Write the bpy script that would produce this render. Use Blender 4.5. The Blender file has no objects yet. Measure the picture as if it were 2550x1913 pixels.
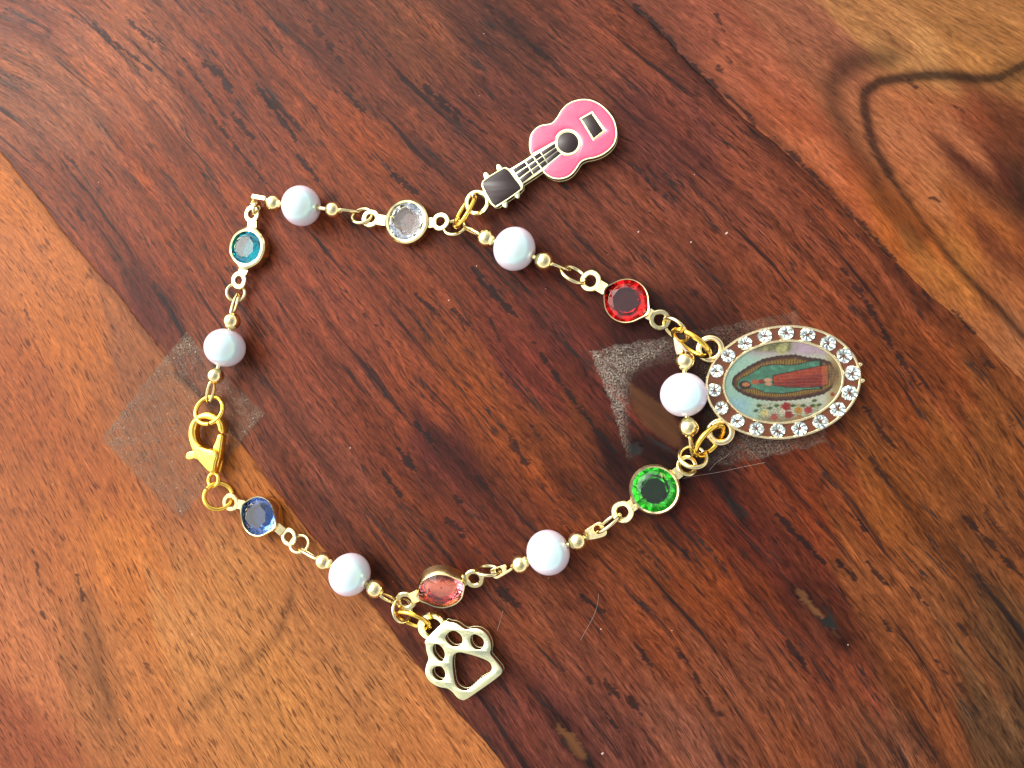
import bpy, math, random
import numpy as np
from mathutils import Vector, Matrix, Quaternion
from mathutils.geometry import tessellate_polygon

random.seed(7)
rng = np.random.default_rng(11)
sc = bpy.context.scene
col = sc.collection
R_ = math.radians

# ------------------------------------------------------------------ camera
FPX = 1850.0                       # focal length in photo pixels (2550 wide)
CX, CY = 1275.0, 956.5
NAD = (1690.0, 1010.0)             # where plumb lines meet in the photo
DIST = 104.0                       # mm from lens to table along the axis
dn = Vector((NAD[0] - CX, -(NAD[1] - CY), -FPX)).normalized()   # world down, camera space
Zc = -dn
Xc = (Vector((1, 0, 0)) - Zc * Zc.x).normalized()
Yc = Zc.cross(Xc)
M3 = Matrix((Xc, Yc, Zc))          # camera -> world
HCAM = DIST * (M3 @ Vector((0, 0, -1))).z * -1.0
CAM = Vector((0, 0, HCAM)) - Vector(((M3 @ Vector((0, 0, -1))).x, (M3 @ Vector((0, 0, -1))).y, 0)) * DIST
cam_d = bpy.data.cameras.new('camera')
cam_d.sensor_fit = 'HORIZONTAL'
cam_d.sensor_width = 36.0
cam_d.lens = 36.0 * FPX / 2550.0
cam_d.clip_start = 0.005
cam_d.clip_end = 50.0
cam = bpy.data.objects.new('camera', cam_d)
col.objects.link(cam)
mw = M3.to_4x4()
mw.translation = CAM * 0.001
cam.matrix_world = mw
sc.camera = cam
cam_d.dof.use_dof = True
cam_d.dof.focus_distance = 0.1005
cam_d.dof.aperture_fstop = 36.0

# ------------------------------------------------------------------ sky, sun, exposure
SUN_EL, SUN_AZ = R_(48), R_(150)    # azimuth: direction the light comes FROM, from +X towards +Y
w = bpy.data.worlds.new('World')
sc.world = w
w.use_nodes = True
nt = w.node_tree
bg = nt.nodes['Background']
sky = nt.nodes.new('ShaderNodeTexSky')
sky.sky_type = 'NISHITA'
sky.sun_disc = False
sky.sun_elevation = SUN_EL
sky.sun_rotation = R_(90) - SUN_AZ
sky.air_density = 1.0
sky.dust_density = 4.0
sky.ozone_density = 1.0
# a bright sky with broken white cloud all round
tc = nt.nodes.new('ShaderNodeTexCoord')
cl = nt.nodes.new('ShaderNodeTexNoise')
cl.inputs['Scale'].default_value = 2.3; cl.inputs['Detail'].default_value = 5; cl.inputs['Roughness'].default_value = .55; cl.inputs['Distortion'].default_value = .4
nt.links.new(tc.outputs['Generated'], cl.inputs['Vector'])
mr = nt.nodes.new('ShaderNodeMapRange'); mr.interpolation_type = 'SMOOTHSTEP'
for i_, v_ in zip((1, 2, 3, 4), (.40, .56, .30, 1.0)):
    mr.inputs[i_].default_value = v_
# cloud thickens towards the horizon, blue shows overhead
sx = nt.nodes.new('ShaderNodeSeparateXYZ'); nt.links.new(tc.outputs['Generated'], sx.inputs[0])
hz = nt.nodes.new('ShaderNodeMath'); hz.operation = 'MULTIPLY_ADD'; hz.inputs[1].default_value = -.34; hz.inputs[2].default_value = .24
nt.links.new(sx.outputs[2], hz.inputs[0])
ad = nt.nodes.new('ShaderNodeMath'); ad.operation = 'ADD'
nt.links.new(cl.outputs[0], ad.inputs[0]); nt.links.new(hz.outputs[0], ad.inputs[1])
nt.links.new(ad.outputs[0], mr.inputs[0])
bw = nt.nodes.new('ShaderNodeRGBToBW')
nt.links.new(sky.outputs[0], bw.inputs[0])
ms = nt.nodes.new('ShaderNodeMath'); ms.operation = 'MULTIPLY'; ms.inputs[1].default_value = 2.1
nt.links.new(bw.outputs[0], ms.inputs[0])
tn = nt.nodes.new('ShaderNodeMix'); tn.data_type = 'RGBA'; tn.blend_type = 'MULTIPLY'; tn.inputs[0].default_value = 1.0
nt.links.new(ms.outputs[0], tn.inputs[6]); tn.inputs[7].default_value = (1.0, .995, .97, 1)
mx = nt.nodes.new('ShaderNodeMix'); mx.data_type = 'RGBA'
nt.links.new(mr.outputs[0], mx.inputs[0]); nt.links.new(sky.outputs[0], mx.inputs[6]); nt.links.new(tn.outputs[2], mx.inputs[7])
nt.links.new(mx.outputs[2], bg.inputs[0])
bg.inputs[1].default_value = 0.15
sun_d = bpy.data.lights.new('sun', 'SUN')
sun_d.energy = 0.5
sun_d.angle = R_(85)
sun_d.color = (1.0, 0.95, 0.88)
sun = bpy.data.objects.new('sun', sun_d)
col.objects.link(sun)
sdir = Vector((math.cos(SUN_EL) * math.cos(SUN_AZ), math.cos(SUN_EL) * math.sin(SUN_AZ), math.sin(SUN_EL)))
sun.rotation_euler = sdir.to_track_quat('Z', 'Y').to_euler()
sun.location = sdir * 0.5
sc.view_settings.view_transform = 'Standard'
sc.view_settings.look = 'None'
sc.view_settings.gamma = 1.0
sc.view_settings.exposure = 0.62
sc.render.filter_size = 1.15
sc.cycles.max_bounces = 14
sc.cycles.transmission_bounces = 12
sc.cycles.transparent_max_bounces = 12
sc.cycles.sample_clamp_indirect = 6.0

# ------------------------------------------------------------------ mapping
def W(px, py, z=0.0):
    """photo pixel -> world point (mm) on the plane at height z (mm)"""
    d = M3 @ Vector((px - CX, -(py - CY), -FPX))
    t = (z - CAM.z) / d.z
    return CAM + d * t

def S(px, py, z=0.0):
    """mm per photo pixel there"""
    p = W(px, py, z) - CAM
    return -(M3.transposed() @ p).z / FPX

def to_px(X, Y):
    """world plane points (numpy mm, z=0) -> photo pixels"""
    P = np.stack([X - CAM.x, Y - CAM.y, np.full_like(X, -CAM.z)], -1)
    C = P @ np.array(M3)
    dz = np.minimum(C[..., 2], -1.0)
    return CX + FPX * C[..., 0] / -dz, CY - FPX * C[..., 1] / -dz

def lin(r, g, b):
    f = lambda c: ((c / 255.0 + 0.055) / 1.055) ** 2.4 if c > 10 else c / 255.0 / 12.92
    return (f(r), f(g), f(b))

# ------------------------------------------------------------------ materials
class N:
    def __init__(self, name):
        self.m = bpy.data.materials.new(name)
        self.m.use_nodes = True
        self.t = self.m.node_tree
        self.b = self.t.nodes['Principled BSDF']
        self.out = self.t.nodes['Material Output']
    def node(self, typ, **kw):
        n = self.t.nodes.new(typ)
        for k, v in kw.items():
            setattr(n, k, v)
        return n
    def link(self, a, b):
        self.t.links.new(a, b)
    def val(self, x, sock):
        if isinstance(x, (int, float)):
            sock.default_value = x
        elif isinstance(x, tuple):
            sock.default_value = x if len(x) == 4 or sock.type == 'VECTOR' else (*x, 1)
        else:
            self.link(x, sock)
    def math(self, op, a, b=0.0, clamp=False):
        n = self.node('ShaderNodeMath', operation=op)
        n.use_clamp = clamp
        self.val(a, n.inputs[0]); self.val(b, n.inputs[1])
        return n.outputs[0]
    def mix(self, f, a, b, mode='MIX'):
        n = self.node('ShaderNodeMix', data_type='RGBA', blend_type=mode)
        self.val(f, n.inputs[0]); self.val(a, n.inputs[6]); self.val(b, n.inputs[7])
        return n.outputs[2]
    def ramp(self, x, lo, hi, a=0.0, b=1.0):
        n = self.node('ShaderNodeMapRange')
        n.interpolation_type = 'SMOOTHSTEP'
        self.val(x, n.inputs[0])
        for i, v in zip((1, 2, 3, 4), (lo, hi, a, b)):
            n.inputs[i].default_value = v
        return n.outputs[0]
    def noise(self, vec, scale, detail=2.0, rough=0.5, dist=0.0):
        n = self.node('ShaderNodeTexNoise')
        if vec is not None:
            self.link(vec, n.inputs['Vector'])
        n.inputs['Scale'].default_value = scale
        n.inputs['Detail'].default_value = detail
        n.inputs['Roughness'].default_value = rough
        n.inputs['Distortion'].default_value = dist
        return n.outputs[0]
    def scaled(self, vec, s, off=(0, 0, 0)):
        n = self.node('ShaderNodeMapping')
        self.link(vec, n.inputs[0])
        n.inputs['Scale'].default_value = s
        n.inputs['Location'].default_value = off
        return n.outputs[0]
    def attr(self, name):
        n = self.node('ShaderNodeAttribute')
        n.attribute_name = name
        return n
    def coord(self, which='Object'):
        return self.node('ShaderNodeTexCoord').outputs[which]
    def bump(self, h, strength, dist):
        n = self.node('ShaderNodeBump')
        n.inputs['Strength'].default_value = strength
        n.inputs['Distance'].default_value = dist
        self.link(h, n.inputs['Height'])
        self.link(n.outputs[0], self.b.inputs['Normal'])
    def set(self, **kw):
        for k, v in kw.items():
            self.val(v, self.b.inputs[k.replace('_', ' ')])

def metal(name, c, rough=0.16, var=0.12, tint=None):
    n = N(name)
    co = n.coord()
    f = n.noise(co, 900.0, 3)
    g = n.noise(co, 5000.0, 2)
    n.set(Metallic=1.0)
    n.val(n.mix(f, tuple(x * (1 - var) for x in c), tint or tuple(min(1, x * (1 + var * .5)) for x in c)), n.b.inputs['Base Color'])
    n.val(n.ramp(f, 0.3, 0.75, rough * 0.7, rough * 1.5), n.b.inputs['Roughness'])
    n.bump(n.math('ADD', g, n.noise(co, 1100.0, 3)), 0.20, 0.00006)
    return n.m

M_PALE = metal('pale_gold', (0.84, 0.71, 0.37), 0.13)
M_BEAD = metal('bead_gold', (0.95, 0.77, 0.38), 0.07)
M_GOLD = metal('yellow_gold', (0.96, 0.61, 0.10), 0.13)
M_ROSE = metal('rosy_gold', (0.93, 0.66, 0.50), 0.30)
M_CLASP = metal('clasp_gold', (0.94, 0.62, 0.11), 0.17)
M_CHARM = metal('charm_gold', (1.0, 0.94, 0.54), 0.12)
M_MEDAL = metal('medal_gold', (0.95, 0.77, 0.42), 0.15)
M_SILVER = metal('foil_silver', (0.74, 0.79, 0.74), 0.03, 0.05)

def pearl_mat():
    n = N('pearl_coat')
    co = n.coord()
    f = n.noise(co, 420.0, 4, .6)
    # nacre: bluish white face on, rosy towards the rim
    lw = n.node('ShaderNodeLayerWeight'); lw.inputs[0].default_value = .5
    fac = n.math('ADD', lw.outputs['Facing'], n.math('MULTIPLY', n.math('SUBTRACT', f, .5), .5))
    n.val(n.mix(n.ramp(fac, .12, .62), (0.70, 0.80, 0.85), (0.93, 0.81, 0.87)), n.b.inputs['Base Color'])
    n.set(Roughness=0.20, Specular_IOR_Level=1.0, IOR=1.8, Metallic=0.10)
    n.val(.45, n.b.inputs['Subsurface Weight']); n.val(.0009, n.b.inputs['Subsurface Scale']); n.val((1.0, .85, .85), n.b.inputs['Subsurface Radius'])
    n.val(380.0, n.b.inputs['Thin Film Thickness'])
    n.val(1.45, n.b.inputs['Thin Film IOR'])
    n.val(0.6, n.b.inputs['Coat Weight'])
    n.val(0.10, n.b.inputs['Coat Roughness'])
    n.val(0.15, n.b.inputs['Sheen Weight'])
    n.val((1.0, 0.8, 0.9), n.b.inputs['Sheen Tint'])
    n.bump(n.noise(co, 1500.0, 3), 0.10, 0.00008)
    return n.m
M_PEARL = pearl_mat()

def glass(name, c, rough=0.02):
    n = N(name)
    f = n.noise(n.coord(), 700.0, 2)
    n.val(n.mix(f, tuple(x * .93 for x in c), c), n.b.inputs['Base Color'])
    n.set(Roughness=rough, IOR=1.54, Specular_IOR_Level=.22)
    n.val(1.0, n.b.inputs['Transmission Weight'])
    return n.m

def enamel(name, c, var=0.1, rough=0.14, bumpy=0.2):
    n = N(name)
    co = n.coord()
    f = n.noise(co, 260.0, 4, .55, .6)
    n.val(n.mix(f, tuple(x * (1 - var) for x in c), tuple(min(1, x * (1 + var)) for x in c)), n.b.inputs['Base Color'])
    n.set(Roughness=rough)
    n.val(0.4 if bumpy > .1 else 0.05, n.b.inputs['Coat Weight'])
    n.val(0.5 if bumpy > .1 else 0.3, n.b.inputs['Specular IOR Level'])
    n.bump(n.noise(co, 330.0, 3, .5, .8), bumpy, 0.00025)
    return n.m
M_PINK = enamel('pink_enamel', lin(206, 72, 106), 0.07, 0.2, 0.35)
M_DARK = enamel('dark_brown_enamel', lin(44, 31, 30), 0.25, 0.24, 0.03)
M_BROWN = enamel('gold_dark_reflection', lin(94, 54, 34), 0.18, 0.2, 0.06)  # gold channel of the medal, its dark reflection painted in as brown

# ------------------------------------------------------------------ mesh building (mm in, metres out)
class MB:
    def __init__(self):
        self.v = []; self.f = []
    def add(self, vs, fs):
        o = len(self.v)
        self.v += [Vector(p) for p in vs]
        self.f += [tuple(i + o for i in f) for f in fs]
    def tube(self, pts, r, closed=False, k=10, flat=1.0):
        pts = [Vector(p) for p in pts]
        n = len(pts)
        rs = r if isinstance(r, (list, tuple)) else [r] * n
        up = None
        vs, fs = [], []
        for i in range(n):
            a = pts[(i - 1) % n] if (closed or i > 0) else pts[i]
            b = pts[(i + 1) % n] if (closed or i < n - 1) else pts[i]
            t = (b - a).normalized()
            if up is None:
                up = Vector((0, 0, 1)) if abs(t.z) < 0.9 else Vector((1, 0, 0))
            s = t.cross(up)
            if s.length < 1e-6:
                s = t.cross(Vector((0.3, 1, 0.2)))
            s.normalize()
            up = s.cross(t).normalized()
            for j in range(k):
                an = 2 * math.pi * j / k
                vs.append(pts[i] + s * (math.cos(an) * rs[i]) + up * (math.sin(an) * rs[i] * flat))
        m = n if closed else n - 1
        for i in range(m):
            for j in range(k):
                a, b = i * k + j, i * k + (j + 1) % k
                c, d = ((i + 1) % n) * k + (j + 1) % k, ((i + 1) % n) * k + j
                fs.append((a, b, c, d))
        if not closed:
            fs.append(tuple(range(k))[::-1])
            fs.append(tuple((n - 1) * k + j for j in range(k)))
        self.add(vs, fs)
    def ring(self, c, A, B, r, gap=0.0, start=0.0, n=44, k=10, wob=0.0):
        c, A, B = Vector(c), Vector(A), Vector(B)
        if gap:
            pts = [c + A * math.cos(start + gap / 2 + (2 * math.pi - gap) * i / (n - 1)) + B * math.sin(start + gap / 2 + (2 * math.pi - gap) * i / (n - 1)) for i in range(n)]
            self.tube(pts, r, False, k)
        else:
            pts = [c + (A * math.cos(2 * math.pi * i / n) + B * math.sin(2 * math.pi * i / n)) * (1 + wob * math.sin(3 * 2 * math.pi * i / n)) for i in range(n)]
            self.tube(pts, r, True, k)
    def washer(self, c, nrm, ro, ri, th, n=36, bev=0.12, wob=0.0):
        c, nrm = Vector(c), Vector(nrm).normalized()
        x = nrm.orthogonal().normalized(); y = nrm.cross(x)
        b = min(bev, th * .35, (ro - ri) * .3); h = th / 2
        prof = [(ro, -h + b), (ro, h - b), (ro - b, h), (ri + b, h), (ri, h - b), (ri, -h + b), (ri + b, -h), (ro - b, -h)]
        ph = random.random() * 6
        vs, fs = [], []
        for i in range(n):
            a = 2 * math.pi * i / n
            d = x * math.cos(a) + y * math.sin(a)
            q = 1 + wob * math.sin(2 * a + ph) + wob * .6 * math.sin(5 * a + ph * 2)
            vs += [c + d * (p * q) + nrm * z for p, z in prof]
        m = len(prof)
        for i in range(n):
            for j in range(m):
                fs.append((i * m + j, ((i + 1) % n) * m + j, ((i + 1) % n) * m + (j + 1) % m, i * m + (j + 1) % m))
        self.add(vs, [f[::-1] for f in fs])
    def plate(self, loops, prof, fn=None):
        """loops of (x,y) mm, outer first; prof = [(inset, z)...] bottom to top"""
        fn = fn or (lambda x, y, z: (x, y, z))
        L = []
        for i, lp in enumerate(loops):
            a = sum(p[0] * q[1] - q[0] * p[1] for p, q in zip(lp, lp[1:] + lp[:1]))
            lp = [tuple(p)[:2] for p in lp]
            if (a > 0) != (i == 0):
                lp = lp[::-1]
            L.append(lp)
        nr = []
        for lp in L:
            n = len(lp); nn = []
            for i in range(n):
                a, b = Vector(lp[i - 1]), Vector(lp[(i + 1) % n])
                p = Vector(lp[i])
                e1 = (p - a); e2 = (b - p)
                e1 = e1.normalized() if e1.length > 1e-9 else e2.normalized()
                e2 = e2.normalized() if e2.length > 1e-9 else e1
                t = e1 + e2
                t = t.normalized() if t.length > 1e-6 else e1
                k = min(2.0, 1 / max(0.5, e1.dot(t)))
                nn.append(Vector((-t.y, t.x)) * k)
            nr.append(nn)
        vs, fs, base = [], [], []
        for (ins, z) in prof:
            row = []
            for lp, nn in zip(L, nr):
                row.append(len(vs))
                vs += [Vector(fn(p[0] + q.x * ins, p[1] + q.y * ins, z)) for p, q in zip(lp, nn)]
            base.append(row)
        for s in range(len(prof) - 1):
            for li, lp in enumerate(L):
                n = len(lp); a, b = base[s][li], base[s + 1][li]
                for i in range(n):
                    j = (i + 1) % n
                    fs.append((a + i, a + j, b + j, b + i))
        tot = sum(len(l) for l in L)
        for s, flip in ((0, True), (len(prof) - 1, False)):
            b0 = base[s][0]
            ins, _ = prof[s]
            flatl = [[Vector((p[0] + q.x * ins, p[1] + q.y * ins, 0)) for p, q in zip(lp, nn)] for lp, nn in zip(L, nr)]
            allp = [p for l in flatl for p in l]
            for t in tessellate_polygon(flatl):
                p0, p1, p2 = (allp[i] for i in t)
                cr = (p1 - p0).cross(p2 - p0).z
                if abs(cr) < 1e-12:
                    continue
                t = tuple(t) if (cr > 0) != flip else tuple(t)[::-1]
                fs.append(tuple(b0 + i for i in t))
        self.add(vs, fs)
    def bar(self, a, b, wd, h, up=(0, 0, 1)):
        a, b, up = Vector(a), Vector(b), Vector(up)
        t = (b - a).normalized(); s = t.cross(up).normalized(); u = s.cross(t)
        vs = []
        for p in (a, b):
            for (i, j) in ((-1, -1), (1, -1), (1, 1), (-1, 1)):
                vs.append(p + s * (i * wd / 2) + u * (j * h / 2))
        self.add(vs, [(0, 1, 2, 3), (7, 6, 5, 4), (0, 4, 5, 1), (1, 5, 6, 2), (2, 6, 7, 3), (3, 7, 4, 0)])
    def lathe(self, prof, c=(0, 0, 0), axis=(0, 0, 1), n=32):
        c, ax = Vector(c), Vector(axis).normalized()
        x = ax.orthogonal().normalized(); y = ax.cross(x)
        vs, fs = [], []
        m = len(prof)
        for i in range(n):
            a = 2 * math.pi * i / n
            d = x * math.cos(a) + y * math.sin(a)
            vs += [c + d * max(r, 1e-4) + ax * z for r, z in prof]
        for i in range(n):
            for j in range(m - 1):
                fs.append((i * m + j, ((i + 1) % n) * m + j, ((i + 1) % n) * m + j + 1, i * m + j + 1))
        fs.append(tuple(i * m for i in range(n))[::-1])
        fs.append(tuple(i * m + m - 1 for i in range(n)))
        self.add(vs, fs)
    def build(self, name, mat, root=None, parent=None, smooth=40):
        org = root['_o'] if root is not None else (0, 0, 0)
        me = bpy.data.meshes.new(name)
        me.from_pydata([((p.x - org[0]) * .001, (p.y - org[1]) * .001, (p.z - org[2]) * .001) for p in self.v], [], self.f)
        me.materials.append(mat)
        me.update()
        o = bpy.data.objects.new(name, me)
        col.objects.link(o)
        p = parent or root
        if p is not None:
            o.parent = p
        if smooth is not None:
            me.polygons.foreach_set('use_smooth', [True] * len(me.polygons))
            me.set_sharp_from_angle(angle=R_(smooth))
        return o

def thing(name, label, cat, at, group=None):
    o = bpy.data.objects.new(name, None)
    o.empty_display_size = 0.003
    col.objects.link(o)
    o.location = Vector(at) * .001
    o['_o'] = [float(x) for x in at]
    o['label'] = label; o['category'] = cat
    if group:
        o['group'] = group
    return o

def smooth_pts(pts, n=4, closed=True):
    P = [Vector((p[0], p[1], 0)) for p in pts]
    out = []
    m = len(P)
    for i in range(m if closed else m - 1):
        if closed:
            p0, p1, p2, p3 = P[i - 1], P[i], P[(i + 1) % m], P[(i + 2) % m]
        else:
            p0, p1, p2, p3 = P[max(i - 1, 0)], P[i], P[i + 1], P[min(i + 2, m - 1)]
        for k in range(n):
            t = k / n
            q = 0.5 * ((2 * p1) + (p2 - p0) * t + (2 * p0 - 5 * p1 + 4 * p2 - p3) * t * t + (3 * p1 - p0 - 3 * p2 + p3) * t ** 3)
            out.append((q.x, q.y))
    if not closed:
        out.append((P[-1].x, P[-1].y))
    return out

def wl(pts, z):
    """photo-pixel outline -> world xy (mm) on plane z"""
    return [tuple(W(p[0], p[1], z))[:2] for p in pts]

def crop(ox, oy, s):
    return lambda pts: [(ox + p[0] / s, oy + p[1] / s) for p in pts]

def circ(cx, cy, r, n=28, ry=None):
    ry = ry or r
    return [(cx + r * math.cos(2 * math.pi * i / n), cy + ry * math.sin(2 * math.pi * i / n)) for i in range(n)]

# ================================================================== TABLE
def line_w(p, q):
    a, b = W(*p), W(*q)
    return np.array([a.x, a.y]), np.array([b.x, b.y])
LA, LB = line_w((0, 382), (1257, 1915))
RA, RB = line_w((1600, 45), (2461, 869))
ld = (LB - LA) / np.linalg.norm(LB - LA)
rd = (RB - RA) / np.linalg.norm(RB - RA)
md = ld + rd; md /= np.linalg.norm(md)
mn = np.array([-md[1], md[0]])          # across, pointing up-right (towards right plank)

# ---- wood colour by place (sRGB)
TONE_MID = [((300, 150), (150, 86, 60)), ((100, 200), (146, 88, 64)), ((40, 40), (128, 70, 52)), ((600, 300), (124, 62, 42)), ((450, 480), (136, 68, 40)),
            ((900, 150), (102, 52, 38)), ((1000, 100), (112, 62, 42)), ((1200, 300), (98, 50, 40)), ((1250, 60), (84, 44, 34)), ((1500, 80), (108, 56, 42)), ((1650, 350), (92, 46, 40)), ((860, 380), (128, 64, 38)),
            ((250, 600), (124, 62, 40)), ((350, 780), (104, 48, 38)), ((500, 1000), (126, 70, 50)), ((780, 800), (128, 62, 42)), ((800, 1180), (108, 56, 42)), ((900, 900), (116, 56, 38)), ((1000, 1000), (122, 58, 34)), ((1180, 960), (128, 64, 32)),
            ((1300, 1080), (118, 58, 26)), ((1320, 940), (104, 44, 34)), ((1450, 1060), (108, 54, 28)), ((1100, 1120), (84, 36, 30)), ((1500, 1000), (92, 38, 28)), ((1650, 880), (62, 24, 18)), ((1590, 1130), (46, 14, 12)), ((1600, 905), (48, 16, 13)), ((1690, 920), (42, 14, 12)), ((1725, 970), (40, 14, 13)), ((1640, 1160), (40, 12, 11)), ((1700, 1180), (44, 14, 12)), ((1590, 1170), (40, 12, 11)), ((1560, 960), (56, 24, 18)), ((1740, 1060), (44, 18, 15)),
            ((1600, 600), (112, 58, 42)), ((1900, 500), (120, 62, 44)), ((2000, 700), (116, 58, 36)), ((2150, 620), (128, 66, 42)), ((2300, 950), (112, 56, 28)), ((2450, 1100), (112, 64, 32)), ((2200, 1250), (118, 66, 30)),
            ((2000, 1200), (112, 50, 26)), ((1850, 1330), (82, 32, 20)), ((1960, 1430), (86, 36, 25)), ((1780, 1420), (122, 58, 26)), ((2060, 1640), (98, 48, 34)), ((1700, 1250), (88, 34, 22)), ((2200, 1500), (120, 68, 38)), ((2300, 1700), (118, 66, 38)), ((2250, 1880), (104, 62, 44)),
            ((2520, 1850), (84, 58, 38)), ((2530, 1600), (92, 60, 36)), ((2500, 1350), (106, 60, 32)), ((1900, 1750), (118, 66, 46)), ((1500, 1850), (98, 54, 46)), ((1750, 1880), (112, 66, 52)), ((1400, 1620), (108, 58, 44)), ((1200, 1330), (96, 44, 30)), ((1150, 1420), (92, 40, 28)),
            ((1000, 1350), (108, 54, 34)), ((1330, 1750), (94, 48, 42)), ((1500, 1500), (116, 58, 34)), ((1600, 1380), (114, 58, 30)), ((1350, 1560), (122, 66, 44)), ((1430, 860), (92, 40, 32))]
TONE_L = [((40, 480), (196, 108, 44)), ((100, 650), (190, 108, 58)), ((200, 850), (184, 102, 50)), ((330, 950), (150, 88, 58)), ((60, 1000), (168, 88, 46)), ((100, 1300), (172, 96, 54)), ((300, 1380), (192, 110, 54)), ((450, 1200), (160, 92, 58)), ((230, 1180), (170, 92, 50)),
          ((600, 1450), (184, 116, 66)), ((640, 1200), (176, 100, 46)), ((330, 1700), (186, 112, 64)), ((480, 1600), (190, 122, 72)), ((60, 1850), (150, 78, 50)), ((100, 1640), (188, 110, 70)), ((240, 1700), (160, 98, 60)), ((700, 1750), (186, 118, 66)), ((900, 1650), (178, 112, 66)), ((1100, 1870), (180, 108, 62)), ((850, 1500), (166, 100, 58))]
TONE_R = [((1750, 40), (140, 74, 54)), ((1850, 200), (150, 80, 56)), ((1640, 40), (118, 62, 46)), ((1980, 60), (140, 82, 60)), ((2080, 130), (136, 80, 58)), ((2200, 80), (166, 110, 66)), ((2280, 120), (176, 122, 74)), ((2450, 60), (150, 98, 56)), ((2480, 150), (160, 104, 56)), ((2010, 380), (170, 92, 58)), ((1960, 300), (150, 76, 48)),
          ((2100, 460), (166, 84, 46)), ((2220, 300), (164, 98, 64)), ((2320, 340), (164, 96, 62)), ((2430, 300), (124, 62, 38)), ((2520, 330), (92, 46, 26)), ((2470, 420), (76, 32, 22)), ((2535, 480), (56, 32, 18)), ((2330, 470), (160, 96, 58)), ((2230, 560), (168, 88, 36)), ((2420, 560), (150, 80, 36)), ((2380, 640), (160, 96, 44)), ((2530, 620), (108, 54, 30)), ((2500, 760), (146, 82, 44)), ((2540, 840), (150, 92, 58))]

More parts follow.
